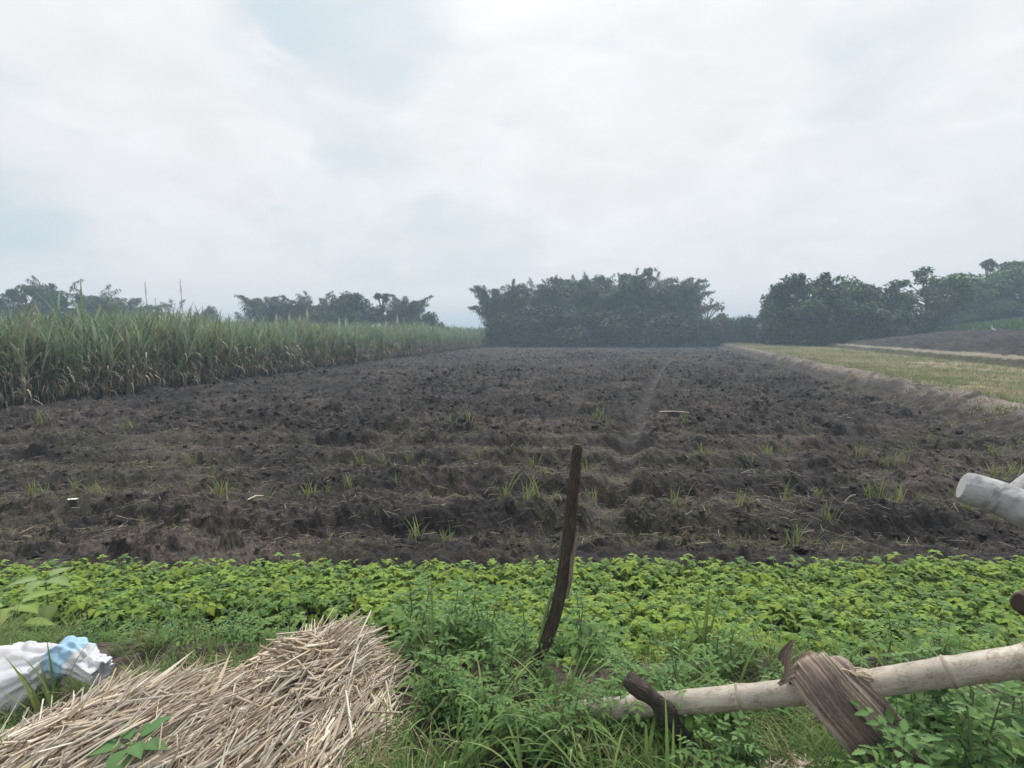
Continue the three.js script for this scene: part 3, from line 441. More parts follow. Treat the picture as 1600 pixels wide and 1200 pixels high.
// ---------------------------------------------------------------- bean crop
const BEAN = [C(0.14, 0.24, 0.042), C(0.18, 0.285, 0.042), C(0.1, 0.19, 0.04), C(0.27, 0.36, 0.045), C(0.12, 0.21, 0.045), C(0.22, 0.32, 0.035), C(0.34, 0.37, 0.05)];
function beanLeaf(seed) {
  const r = rng(seed), g = new Geo(), len = 0.07 + 0.05 * r(), col = vary(BEAN[Math.floor(r() * 6.35)], r, 0.3), mid = col.map((x) => x * 1.12);
  const tip = V(len * 0.8, len * 0.75, 0); g.tube([V(0, 0, 0), V(len * 0.3, len * 0.5, 0), tip], [0.0026, 0.002, 0.0016], 4, C(0.2, 0.27, 0.09), false);
  for (const a of [-1.25, 0, 1.25]) { const e = 0.25 * (r() - 0.6), dir = V(Math.cos(a) * Math.cos(e), Math.sin(e) - 0.1, Math.sin(a) * Math.cos(e)).normalize(), nr = V(0.25 * (r() - 0.5), 1, 0.35 * (r() - 0.5)); nr.addScaledVector(dir, -nr.dot(dir)).normalize(); const s = (a ? 0.9 : 1.1) * (0.041 + 0.015 * r()), p = tip.clone().addScaledVector(dir, a ? 0.003 : 0.014); g.leaflet(p, dir, nr, s, s * (0.66 + 0.12 * r()), col, 0.15 + 0.35 * r(), OVATE, 0.18, mid); }
  return g.build();
}
{
  const leaves = []; for (let k = 0; k < 14; k++) leaves.push(beanLeaf(400 + k));
  const stemMat = std({ vertexColors: true, roughness: 0.8 });
  const protos = [0, 1, 2, 3, 4, 5].map((k) => {
    const r = rng(430 + k), t = thing('bean_plant', V(0, 0, 0), 'knee-high bright green bean plant in the dense crop before the ploughed plot', 'bean plant', 'bean plants in the crop along the front of the plot'), h = 0.21 + 0.05 * r();
    const g = new Geo(), top = V(0.02 * (r() - 0.5), h, 0.02 * (r() - 0.5)); g.tube([V(0, -0.03, 0), V(0.01, h * 0.5, 0), top], [0.005, 0.004, 0.003], 5, C(0.16, 0.2, 0.08), false); mesh('stem', g.build(), stemMat, t);
    const n = 11; for (let q = 0; q < n; q++) { const f = 0.3 + 0.7 * q / (n - 1), m = mesh('leaf', leaves[Math.floor(r() * 14)], leafMat, t); m.position.copy(top).multiplyScalar(f); m.rotation.set(0, q * 2.4 + r(), (r() - 0.4) * 0.5 + (f > 0.95 ? 0.5 : 0)); m.scale.setScalar((f > 0.9 ? 0.75 : 1.15) * (0.85 + 0.4 * r())); }
    return t;
  });
  const r = rng(450), spots = [];
  const inGap = (x, d) => (x < -1.0 && d < 3.1 + 0.45 * fbm(x * 2, 4)) || (x <= -0.5 && d < 2.9 + 0.2 * fbm(x * 3, 4)) || (x > -0.5 && x < -0.25 && d < 3.0) || (d < (x > 0.35 ? 2.42 : 2.72) + 0.25 * fbm(x * 1.8 + 5, 7)) || (x > 1.15 && x < 1.5 && d < 2.6);
  for (let d = 2.42; d < 4.2; d += 0.078) for (let x = -4.3; x < 4.4; x += 0.094) {
    const X = x + (r() - 0.5) * 0.1, D = d + (r() - 0.5) * 0.08 + 0.008 * X; if (Math.abs(X) > 0.97 * D + 0.25 || inGap(X, D) || fbm(X * 2.4 + 7, D * 2.4, 3) < mix(0.36, 0.24, step(3.0, 3.7, D))) continue;
    spots.push([X, D, (0.72 + 0.18 * r()) * (0.92 + 0.16 * fbm(X * 1.5, D * 1.5))]);
  }
  spots.sort((a, b) => a[1] - b[1]);
  const ground = (x, d) => Math.max(bankHeight(x, d), fieldY(x, d)) - 0.01;
  const rest = protos.map(() => []);
  const merged = protos.map((t) => { t.updateMatrixWorld(true); return mergeGeometries(t.children.map((m) => { m.updateMatrix(); return m.geometry.clone().applyMatrix4(m.matrix); })); });
  spots.forEach(([x, d, s], k) => {
    const p = V(x, ground(x, d), -d), turn = r() * 6.3, q = k % 6;
    if (k < 6) { protos[q].position.copy(p); protos[q].rotation.y = turn; protos[q].scale.setScalar(s); } else if (k < 295) copyOf(protos[q], p, turn, s); else rest[q].push([p, turn, s, (r() - 0.5) * 0.2, (r() - 0.5) * 0.2]);
  });
  rest.forEach((l, q) => tag(many('bean_crop', merged[q], leafMat, l), 'dense bean plants along the back of the crop', 'bean crop'));
  console.log('beans', spots.length);
}

// ---------------------------------------------------------------- heap of dry stalks
function heapHeight(x, d) {                                          // above the verge
  const bump = (cx, cd, sx, sd, h) => h * Math.exp(-(((x - cx) / sx) ** 2) - (((d - cd) / sd) ** 2));
  const right = 1 - step(-0.62, -0.3, x + 0.12 * (noise(d * 5, 2) - 0.5));
  return Math.max(0, (bump(-0.78, 2.15, 0.2, 0.22, 0.19) + bump(-1.45, 1.78, 0.5, 0.3, 0.1) + bump(-1.0, 1.72, 0.5, 0.32, 0.1) + bump(-0.6, 1.78, 0.25, 0.34, 0.06)) * right - 0.03) + 0.05 * (fbm(x * 4, d * 4, 2) - 0.5);
}
{
  const r = rng(500), t = thing('stalk_heap', V(0, 0, 0), 'loose heap of pale dry cut stalks lying on the verge', 'heap of stalks');
  const tones = [C(0.48, 0.4, 0.3), C(0.6, 0.52, 0.41), C(0.37, 0.3, 0.22), C(0.66, 0.61, 0.52), C(0.27, 0.21, 0.155), C(0.53, 0.43, 0.3), C(0.4, 0.345, 0.28)].map((c) => std({ color: new THREE.Color(...c), roughness: 0.75 }));
  const shapes = []; for (let k = 0; k < 16; k++) { const g = new Geo(), b = 0.06 * (r() - 0.5), z = 0.06 * (r() - 0.5), w = 0.45 + 0.75 * r(), kink = k % 4 === 0 ? 0.12 * (r() - 0.5) : 0; g.tube([V(-0.5, 0, 0), V(-0.22, b * 0.7 + kink, z), V(0.12, b, z * 0.8 - kink), V(0.5, -kink * 0.5, kink)], [0.0036 * w + 0.0008, 0.004 * w + 0.0008, 0.004 * w, 0.0031 * w], 5, [1, 1, 1]); shapes.push(g.build()); }
  const shred = []; for (let k = 0; k < 5; k++) { const g = new Geo(); g.blade(V(-0.5, 0, 0), 0, 0.25 * r(), 1, 0.03 + 0.03 * r(), 0.9 * (r() - 0.3), 6, [1, 1, 1], 0.4); shred.push(g.build()); }
  const cells = []; for (let k = 0; k < 34; k++) { const x = -1.8 + 1.6 * r(), d = 1.4 + 1.25 * r(); cells.push([x, d, 0.95 + 0.62 * (r() - 0.5) * 1.6 + (x > -0.66 ? -0.45 : 0) + (r() < 0.16 ? 0.8 : 0), 0.035 * r(), Math.floor(r() * 7)]); }
  const dummy = new THREE.Object3D(), list = [];
  for (let k = 0; k < 18000 && list.length < 7000; k++) {
    const x = -1.85 + 1.6 * r(), d = 1.35 + 1.15 * r(), h = heapHeight(x, d);
    if (h < 0.012 + 0.02 * r()) continue;
    let best = null, bd = 9; for (const c of cells) { const e = Math.hypot(x - c[0], d - c[1]) + 0.05 * noise(x * 8, d * 8); if (e < bd) { bd = e; best = c; } }
    const leafy = r() < 0.09, L = leafy ? 0.1 + 0.2 * r() : r() < 0.25 ? 0.06 + 0.1 * r() : 0.22 + 0.36 * r(), layer = r(), flow = best[2] + (r() - 0.5) * (r() < 0.14 ? 2.8 : 0.34);
    const ux = Math.cos(flow), uz = -Math.sin(flow), e = 0.1, sl = (heapHeight(x + ux * e, d - uz * e) - heapHeight(x - ux * e, d + uz * e) + bankHeight(x + ux * e, d - uz * e) - bankHeight(x - ux * e, d + uz * e)) / (2 * e);
    list.push([x, bankHeight(x, d) + h - 0.035 + 0.045 * layer + best[3], d, flow, Math.atan(sl) + (r() - 0.5) * 0.24 + 0.05, L, layer, leafy, r() < 0.4 ? best[4] : Math.floor(r() * 7)]);
  }
  list.sort((p, q) => (q[7] ? 0 : q[6] * (q[5] + 0.3)) - (p[7] ? 0 : p[6] * (p[5] + 0.3)));
  const chunks = tones.map(() => []);
  list.forEach(([x, y, d, f, pitch, L, layer, leafy, m], k) => {
    dummy.position.set(x, y, -d); dummy.rotation.order = 'YZX'; dummy.rotation.set(r() * 6.3, f, pitch); dummy.scale.set(L, 1, 1); dummy.scale.y = dummy.scale.z = leafy ? 0.3 + 0.3 * r() : (0.75 + 0.6 * r()) * (L < 0.17 ? 0.75 : 1); dummy.updateMatrix();
    const g = leafy ? shred[Math.floor(r() * 5)] : shapes[Math.floor(r() * 16)];
    if (k < 300) { const o = mesh('stalk', g, tones[m], t); o.position.copy(dummy.position); o.rotation.copy(dummy.rotation); o.scale.copy(dummy.scale); } else chunks[m].push(g.clone().applyMatrix4(dummy.matrix));
  });
  chunks.forEach((c, m) => tag(mesh('loose_stalks', mergeGeometries(c), tones[m], t), null, null, null, 'stuff'));
  const core = new THREE.PlaneGeometry(1.9, 1.3, 90, 70); core.rotateX(-Math.PI / 2); const p = core.attributes.position;
  for (let k = 0; k < p.count; k++) { const x = p.getX(k) - 1.0, d = 2.05 - p.getZ(k), h = heapHeight(x, d); p.setXYZ(k, x, bankHeight(x, d) + (h > 0.012 ? h - 0.045 : -0.06), -d); } core.computeVertexNormals();
  tag(mesh('inner_straw', core, std({ color: new THREE.Color(0.4, 0.33, 0.24), map: soilGrain, roughness: 1 }), t), null, null, null, 'stuff');
}

// ---------------------------------------------------------------- wooden post, bamboo pole, dark branch, draped leaf sheath, poles at the right
function lerpPts(pts, n) { const c = new THREE.CatmullRomCurve3(pts); return c.getPoints(n); }
const woodTex = grain(256, (u, v) => { const s = 0.8 + 0.35 * (wrapNoise(u * 1, v * 0.13, 128, 11) - 0.5) + 0.3 * (wrapNoise(u, v * 0.5, 32, 12) - 0.5); return [s * 1.03, s, s * 0.96]; });
const woodBump = grain(256, (u, v) => { const s = 0.5 + 0.8 * (wrapNoise(u, v * 0.13, 64, 13) - 0.5) + 0.4 * (wrapNoise(u, v * 0.4, 24, 14) - 0.5); return [s, s, s]; }, false);
for (const x of [woodTex, woodBump]) x.repeat.set(6, 3);
const BASE = V(0, 0, 0);
{
  const foot = at(812, 1112, 2.2), t = thing('wooden_post', foot, 'dark crooked wooden post standing upright in front of the bean crop', 'post');
  const pts = lerpPts([foot.clone().add(V(-0.03, -0.12, 0)), at(834, 1046, 2.2), at(866, 965, 2.2), at(882, 884, 2.21), at(892, 800, 2.22), at(898, 740, 2.22), at(903, 694, 2.22)], 40).map((p) => p.sub(foot));
  const rad = pts.map((_, k) => { const u = k / 40; return (u < 0.55 ? 0.026 : mix(0.026, 0.021, (u - 0.55) / 0.45)) * (0.97 + 0.08 * noise(u * 7, 3)) * (k === 40 ? 0.6 : 1); });
  const g = new Geo(); g.tube(pts, rad, 14, (s, u) => { const n = fbm(s * 7 + 4, u * 30, 3); return [0.05 + 0.06 * n, 0.041 + 0.05 * n, 0.035 + 0.043 * n]; }, true, (s, u) => 0.93 + 0.13 * noise(s * 5 + 0.1 * Math.sin(u * 9), u * 5) + 0.07 * noise(s * 14, u * 12));
  mesh('shaft', g.build(), std({ vertexColors: true, map: woodTex, bumpMap: woodBump, bumpScale: 0.006, roughness: 0.95 }), t);
  const b = new Geo(), bp = pts.slice(16, 26).map((p, k) => p.clone().add(V(0.028 + 0.004 * Math.sin(k), 0, 0.016))); b.tube(bp, bp.map((_, k) => 0.003 + 0.009 * Math.sin(Math.PI * (k + 0.4) / 10)), 6, C(0.3, 0.24, 0.2), true, (s) => 0.6 + 0.5 * Math.abs(Math.cos(s * 6.28)));
  tag(mesh('bark_strip', b.build(), std({ vertexColors: true, map: woodTex, roughness: 1 }), t), 'pale peeling strip on the post\'s right side');
  const c = new Geo(), vp = pts.slice(3, 18).map((p, k) => p.clone().add(V(-0.036 - 0.006 * Math.sin(k * 0.7), 0, 0.012))); c.tube(vp, 0.007, 6, C(0.14, 0.2, 0.08)); 
  tag(mesh('vine', c.build(), std({ vertexColors: true })), 'green vine stem climbing the left side of the dark wooden post', 'vine').position.copy(foot);
}
const mould = grain(512, (u, v) => { const a = step(0.6, 0.76, wrapNoise(u, v, 14, 51) * 0.5 + wrapNoise(u, v, 60, 52) * 0.5), b = step(0.66, 0.72, wrapNoise(u, v, 110, 53) * 0.7 + wrapNoise(u, v, 24, 54) * 0.3), l = wrapNoise(u, v * 0.12, 128, 55), k = 0.97 - 0.1 * a - 0.1 * b - 0.07 * (l > 0.75 ? 1 : 0) - 0.12 * wrapNoise(u, v, 7, 56); return [k, k * (1 - 0.02 * a), k * (1 - 0.05 * a)]; });
mould.repeat.set(3, 2);
const poleMat = std({ vertexColors: true, roughness: 0.55, bumpMap: soilBump, bumpScale: 0.0008, map: mould });
const polePts = lerpPts([at(706, 1136, 2.08), at(860, 1118, 1.97), at(1010, 1102, 1.84), at(1150, 1090, 1.74), at(1330, 1072, 1.62), at(1480, 1050, 1.52), at(1620, 1030, 1.43), at(1780, 1006, 1.34)], 120);
const poleR = (u) => mix(0.037, 0.042, u);
{
  const t = thing('bamboo_pole', polePts[0], 'thick pale bamboo pole lying slanted across the weeds in front', 'bamboo pole'), pts = polePts.map((p) => p.clone().sub(polePts[0])), nodes = [14, 33, 52, 70, 86, 102, 115];
  const rad = pts.map((_, k) => { let r = poleR(k / 120); for (const n of nodes) r *= 1 + 0.07 * Math.exp(-(((k - n) / 1.2) ** 2)) - 0.035 * Math.exp(-(((k - n - 2.4) / 1.1) ** 2)); return r; });
  const g = new Geo(); g.tube(pts, rad, 28, (s, u) => { const n = fbm(s * 5 + 2, u * 26, 4), m = fbm(s * 24, u * 12 + 7, 3), k = step(0.56, 0.72, fbm(s * 9 + 30, u * 40, 3)); const c = [0.5 + 0.3 * (n - 0.5) + 0.1 * (m - 0.5), 0.445 + 0.28 * (n - 0.5) + 0.1 * (m - 0.5), 0.365 + 0.26 * (n - 0.5) + 0.1 * (m - 0.5)]; return c.map((z, q) => mix(z, [0.3, 0.25, 0.2][q], k * 0.5)); });
  mesh('culm', g.build(), poleMat, t);
  for (const n of nodes) { const ring = new Geo(), d = pts[n + 1].clone().sub(pts[n - 1]).normalize(), a = pts[n].clone().addScaledVector(d, -0.004), b = pts[n].clone().addScaledVector(d, 0.004); ring.tube([a, pts[n], b], [rad[n] * 1.005, rad[n] * 1.05, rad[n] * 1.005], 28, (a) => { const q = 0.7 + 0.6 * noise(a * 9 + n, n); return [0.31 * q, 0.265 * q, 0.2 * q]; }, false, (a) => 0.985 + 0.04 * noise(a * 12 + n, n)); mesh('node_ring', ring.build(), std({ vertexColors: true, roughness: 0.9 }), t); }
}
{ // short dark branch crossing the pole
  const p = lerpPts([at(978, 1058, 1.8), at(1003, 1078, 1.775), at(1034, 1106, 1.765), at(1062, 1148, 1.8), at(1085, 1180, 1.86)], 30), g = new Geo();
  const t = thing('dark_branch', p[0], 'dark rotting branch laid across the bamboo pole\'s left half', 'branch');
  g.tube(p.map((q) => q.clone().sub(p[0])), p.map((_, k) => (0.021 + 0.009 * noise(k * 0.5, 1)) * (k === 0 ? 0.7 : 1) * (1 + k / 60)), 12, (s, u) => { const n = fbm(s * 6, u * 14, 3); return [0.05 + 0.06 * n, 0.04 + 0.05 * n, 0.035 + 0.045 * n]; }, true, (s, u) => 0.86 + 0.3 * noise(s * 6, u * 12));
  mesh('limb', g.build(), std({ vertexColors: true, map: woodTex, bumpMap: woodBump, bumpScale: 0.006 }), t);
}
{ // dry leaf sheath folded over the pole
  const k0 = Math.round(120 * 0.56), t = thing('leaf_sheath', polePts[k0], 'brown dry fibrous leaf sheath folded over the bamboo pole', 'dry leaf'), o = polePts[k0];
  const px = [1246, 1266, 1288, 1312, 1340, 1372, 1404], py = [1038, 1052, 1078, 1105, 1138, 1172, 1212], dd = [1.70, 1.625, 1.585, 1.565, 1.56, 1.57, 1.60];
  const spine = lerpPts(px.map((x, k) => at(x + 10, py[k], dd[k])), 46), strip = (name, s0, s1, lift, seed, w0, w1, cols, a = 0, b = 46) => {
    const g = new Geo(), n = 16; let prev = null;
    for (let k = a; k <= b; k++) {
      const u = k / 46, tan = spine[Math.min(46, k + 1)].clone().sub(spine[Math.max(0, k - 1)]).normalize(), side = tan.clone().cross(V(0, 0.35, 1)).normalize().multiplyScalar(-1), nrm = side.clone().cross(tan).normalize(); if (nrm.z < 0) nrm.negate();
      const w = mix(w0, w1, u) * (0.93 + 0.12 * noise(u * 8, seed)), row = [];
      for (let s = 0; s <= n; s++) { const f = mix(s0, s1, s / n), rid = 0.006 * noise(f * 34 + seed, u * 1.5) + 0.004 * noise(f * 80 + seed, u * 3) + 0.022 * noise(f * 5 + seed, u * 4) * (1 + u), crown = 0.04 * (1 - (2 * f - 1) ** 2); const q = fbm(f * 46 + seed, u * 2.4, 3), c0 = cols[0], c1 = cols[1]; row.push(g.v(spine[k].clone().sub(o).addScaledVector(side, (f - 0.5) * w).addScaledVector(nrm, rid + crown + lift), [0, 1, 2].map((z) => mix(c0[z], c1[z], step(0.3, 0.7, q))), f, u)); }
      if (prev) for (let s = 0; s < n; s++) { g.t(prev[s], prev[s + 1], row[s]); g.t(prev[s + 1], row[s + 1], row[s]); }
      prev = row;
    }
    return mesh(name, g.build(), phys({ vertexColors: true, roughness: 0.9, map: woodTex, transmission: 0.08, thickness: 0 }), t);
  };
  const A = [C(0.2, 0.155, 0.14), C(0.5, 0.425, 0.38)], B = [C(0.27, 0.22, 0.185), C(0.6, 0.53, 0.46)];
  strip('sheath_strip', 0, 0.3, 0.0, 1, 0.17, 0.2, A); strip('sheath_strip', 0.24, 0.56, 0.01, 2, 0.17, 0.21, A, 0, 44); strip('sheath_strip', 0.52, 0.8, 0.004, 4, 0.17, 0.21, B, 0, 42); strip('sheath_strip', 0.76, 1.04, -0.006, 3, 0.175, 0.2, A, 0, 36);
  // the crumpled fold on top of the pole and its peak
  const r = rng(520), fold = (name, P, cols, w) => { const g = new Geo(); let prev = null; const c = lerpPts(P.map(([x, y, d]) => at(x, y, d).sub(o)), 22); for (let k = 0; k <= 22; k++) { const tan = c[Math.min(22, k + 1)].clone().sub(c[Math.max(0, k - 1)]).normalize(), side = tan.clone().cross(V(0, 0.6, 0.8)).normalize(), row = []; for (let s = 0; s <= 8; s++) { const f = s / 8 - 0.5, ww = w * (0.12 + 0.88 * Math.sin(Math.PI * clamp(k / 22))); row.push(g.v(c[k].clone().addScaledVector(side, f * ww).add(V(0, 0.012 * noise(f * 14 + P[0][0], k * 0.3), 0.012 + 0.014 * noise(f * 9, k * 0.5 + P[0][0]))), [0, 1, 2].map((z) => mix(cols[0][z], cols[1][z], step(0.3, 0.7, fbm(f * 40 + P[0][0], k * 0.12, 3)))), f, k / 22)); } if (prev) for (let s = 0; s < 8; s++) { g.t(prev[s], prev[s + 1], row[s]); g.t(prev[s + 1], row[s + 1], row[s]); } prev = row; } mesh(name, g.build(), phys({ vertexColors: true, roughness: 0.9, map: woodTex, transmission: 0.1, thickness: 0 }), t); };
  fold('folded_edge', [[1212, 1066, 1.66], [1236, 1050, 1.63], [1270, 1048, 1.62], [1302, 1060, 1.6], [1322, 1078, 1.58]], B, 0.05);
  fold('folded_edge', [[1228, 1054, 1.68], [1248, 1040, 1.69], [1262, 1031, 1.7], [1280, 1044, 1.68], [1300, 1054, 1.65]], [C(0.42, 0.36, 0.27), C(0.7, 0.63, 0.5)], 0.06);
  fold('folded_edge', [[1268, 1046, 1.63], [1292, 1042, 1.62], [1312, 1050, 1.61], [1322, 1064, 1.6]], A, 0.035);
  const th = new Geo(); for (let k = 0; k < 60; k++) { const p = at(1275 + 50 * r(), 1040 + 20 * r(), 1.6).sub(o); th.tube([p, p.clone().add(V(0.02 + 0.04 * r(), 0.012 * (r() - 0.2), 0.02)), p.clone().add(V(0.04 + 0.07 * r(), -0.04 * r(), 0.03))], 0.0012, 3, vary(C(0.45, 0.36, 0.26), r, 0.5), false); }
  tag(mesh('loose_fibres', th.build(), std({ vertexColors: true }), t), null, null, null, 'stuff');
}
{ // weathered grey poles of the fence at the right edge
  const mat = std({ vertexColors: true, roughness: 0.85, bumpMap: soilBump, bumpScale: 0.003 }), grey = (s, u) => { const n = fbm(s * 5 + 1, u * 9, 4), k = step(0.5, 0.64, fbm(s * 7 + 9, u * 12 + 3, 4)); return [0.36, 0.36, 0.365].map((z, q) => mix(z * (0.8 + 0.4 * n), [0.15, 0.15, 0.16][q], k * 0.6)); };
  const pole = (label, P, r0) => { const p = lerpPts(P.map(([x, y, d]) => at(x, y, d)), 26), t = thing('grey_pole', p[0], label, 'pole'), g = new Geo(), dir = p[1].clone().sub(p[0]).normalize(), n = 26; const q = [p[0].clone().addScaledVector(dir, -r0 * 0.45), p[0].clone().addScaledVector(dir, -r0 * 0.3), ...p].map((z) => z.sub(t.position)); g.tube(q, q.map((_, k) => r0 * (k === 0 ? 0.72 : k === 1 ? 0.93 : 1 - 0.03 * Math.sin(k * 0.25))), 20, grey); mesh('shaft', g.build(), mat, t); };
  pole('weathered grey pole end jutting in from the right, above the bean crop', [[1516, 764, 1.12], [1556, 776, 1.1], [1600, 796, 1.07], [1680, 838, 1.02]], 0.0345);
  pole('second grey pole rising behind the larger grey pole end', [[1570, 788, 1.2], [1600, 766, 1.19], [1640, 738, 1.18], [1700, 690, 1.16]], 0.026);
  const s = lerpPts([at(1636, 1190, 1.32), at(1632, 1000, 1.3), at(1630, 860, 1.27), at(1632, 770, 1.24)], 30), t = thing('fence_stake', s[0], 'brown fence stake with a dark cut stub at the right edge', 'stake'), g = new Geo(); s[0].y = bankHeight(s[0].x, 1.3) - 0.1;
  g.tube(s.map((p) => p.clone().sub(t.position)), 0.036, 14, (a, u) => { const n = fbm(a * 6, u * 16, 3); return [0.2 + 0.1 * n, 0.16 + 0.085 * n, 0.13 + 0.07 * n]; }, true, (a, u) => 0.9 + 0.2 * noise(a * 5, u * 10)); mesh('shaft', g.build(), std({ vertexColors: true, map: woodTex, bumpMap: woodBump, bumpScale: 0.005 }), t);
  const st = new Geo(), sp = [at(1632, 950, 1.29), at(1612, 945, 1.26), at(1600, 942, 1.24), at(1592, 941, 1.235)].map((p) => p.sub(t.position)); st.tube(sp, [0.036, 0.034, 0.031, 0.018], 14, C(0.075, 0.055, 0.045), true, (a, u) => 0.82 + 0.36 * noise(a * 7, u * 6)); mesh('stub', st.build(), std({ vertexColors: true, map: woodTex }), t);
}

// ---------------------------------------------------------------- white sack with a blue stripe
{
  const weave = grain(128, (u, v) => { const a = Math.sin(u * 6.283 * 32), b = Math.sin(v * 6.283 * 32), q = 0.5 + 0.25 * a * b + 0.2 * (wrapNoise(u, v, 16, 31) - 0.5); return [q, q, q]; }, false); weave.repeat.set(8, 8);
  const o = at(20, 1110, 2.1), t = thing('plastic_sack', V(o.x, bankHeight(o.x, 2.1), o.z), 'crumpled white woven sack with a pale blue band beside the stalk heap', 'sack');
  // [pixel x, pixel y, depth, half height, half depth, pleat depth]; the mouth end flares open
  const K = [[-130, 1150, 2.1, 0.05, 0.1, 0.02], [-105, 1140, 2.1, 0.15, 0.2, 0.05], [-50, 1118, 2.1, 0.185, 0.24, 0.08], [5, 1093, 2.1, 0.185, 0.23, 0.11], [45, 1070, 2.1, 0.14, 0.17, 0.17], [78, 1052, 2.09, 0.07, 0.1, 0.26], [92, 1043, 2.08, 0.062, 0.075, 0.2], [108, 1037, 2.07, 0.078, 0.085, 0.2], [122, 1041, 2.06, 0.068, 0.08, 0.2], [134, 1049, 2.05, 0.048, 0.06, 0.26], [147, 1056, 2.04, 0.05, 0.06, 0.3], [160, 1062, 2.03, 0.056, 0.062, 0.34]];
  const N = 88, S = 96, pick = (f, c) => { const x = f * (K.length - 1), k = Math.min(K.length - 2, Math.floor(x)), u = x - k, w = u * u * (3 - 2 * u); return mix(K[k][c], K[k + 1][c], w); };
  const axis = []; for (let k = 0; k <= N; k++) axis.push(at(pick(k / N, 0), pick(k / N, 1) - 12, pick(k / N, 2)).sub(t.position));
  const tri = (x) => Math.abs((x - Math.floor(x)) * 2 - 1);
  const part = (name, a, b, colour, label) => {
    const g = new Geo(); let prev = null;
    for (let k = a; k <= b; k++) {
      const f = k / N, tan = axis[Math.min(N, k + 1)].clone().sub(axis[Math.max(0, k - 1)]).normalize(), up = V(0, 1, 0.25).addScaledVector(tan, -V(0, 1, 0.25).dot(tan)).normalize(), side = tan.clone().cross(up), row = [];
      for (let q = 0; q <= S; q++) {
        const an = (q % S) / S, w = an * 6.283, n = noise3(Math.cos(w) * 1.5 + 9, Math.sin(w) * 1.5 + 9, f * 7), pl = pick(f, 5), p1 = tri(an * 9 + 1.4 * n + f * 1.5), p2 = tri(an * 5 + 2.2 * noise3(Math.cos(w) + 3, Math.sin(w) + 3, f * 12) - f * 4), buckle = tri(f * 11 + 2.5 * noise3(Math.cos(w) * 1.2 + 5, Math.sin(w) * 1.2 + 5, f * 5));
        const m = 1 - pl * (0.9 * p1 * (0.4 + n) + 0.6 * p2) - 0.09 * buckle * (0.3 + n) + 0.1 * (n - 0.4);
        row.push(g.v(axis[k].clone().addScaledVector(up, Math.sin(w) * pick(f, 3) * m).addScaledVector(side, Math.cos(w) * pick(f, 4) * m), colour(f, an, n), an * 2, f * 2));
      }
      if (prev) for (let q = 0; q < S; q++) { g.t(prev[q], prev[q + 1], row[q]); g.t(prev[q + 1], row[q + 1], row[q]); }
      prev = row;
    }
    const m = mesh(name, g.build(), phys({ vertexColors: true, roughness: 0.62, bumpMap: weave, bumpScale: 0.0012, transmission: 0.12, thickness: 0 }), t); if (label) m.userData.label = label;
  };
  const white = (f, a) => { const d = step(0.56, 0.74, fbm(a * 7 + 3, f * 16, 4)) * 0.55, p = step(0.5, 0.62, fbm(a * 16 + 30, f * 22 + 4, 3)) * (f > 0.12 && f < 0.36 ? 0.35 : 0.06); return [mix(mix(0.62, 0.34, d), 0.3, p), mix(mix(0.63, 0.33, d), 0.36, p), mix(mix(0.66, 0.32, d), 0.47, p)]; };
  const blue = (f, a) => { const n = fbm(a * 9, f * 30, 3), e = step(0.735, 0.745, f); return [mix(0.25 + 0.16 * n, 0.66, e), mix(0.46 + 0.16 * n, 0.68, e), mix(0.66 + 0.1 * n, 0.71, e)]; };
  const b0 = Math.round(N * 0.53), b1 = Math.round(N * 0.77);
  part('sack_body', 0, b0, white); part('blue_band', b0, b1, blue, 'pale blue band with a white edge round the sack\'s neck'); part('sack_mouth', b1, N, white);
}

// ---------------------------------------------------------------- weeds and grass on the verge
const WEED = [C(0.1, 0.195, 0.055), C(0.13, 0.235, 0.065), C(0.075, 0.155, 0.05)];
function lobedLeaf(seed, L) {                                        // a compound weed leaf with toothed leaflets
  const r = rng(seed), g = new Geo(), col = vary(WEED[seed % 3], r, 0.3), ax = [V(0, 0, 0), V(L * 0.35, L * 0.16, 0), V(L * 0.7, L * 0.18, 0), V(L, L * 0.05, 0)];
  g.tube(ax, [0.0022, 0.002, 0.0014, 0.001], 4, C(0.12, 0.18, 0.07), false);
  const put = (p, a, s) => { const dir = V(Math.cos(a), -0.12 + 0.2 * (r() - 0.5), Math.sin(a)).normalize(), nr = V(0.3 * (r() - 0.5), 1, 0.3 * (r() - 0.5)); nr.addScaledVector(dir, -nr.dot(dir)).normalize(); g.leaflet(p, dir, nr, s, s * 0.55, col, 0.25 * r() + 0.08, TOOTHED, 0.22, col.map((z) => z * 1.15)); };
  for (const [k, s] of [[1, 0.42], [2, 0.5]]) for (const a of [-1, 1]) put(ax[k], a * (1.0 + 0.2 * r()), L * s);
  put(ax[3], 0, L * 0.62); return g.build();
}
const vergeY = (x, d) => bankHeight(x, d);
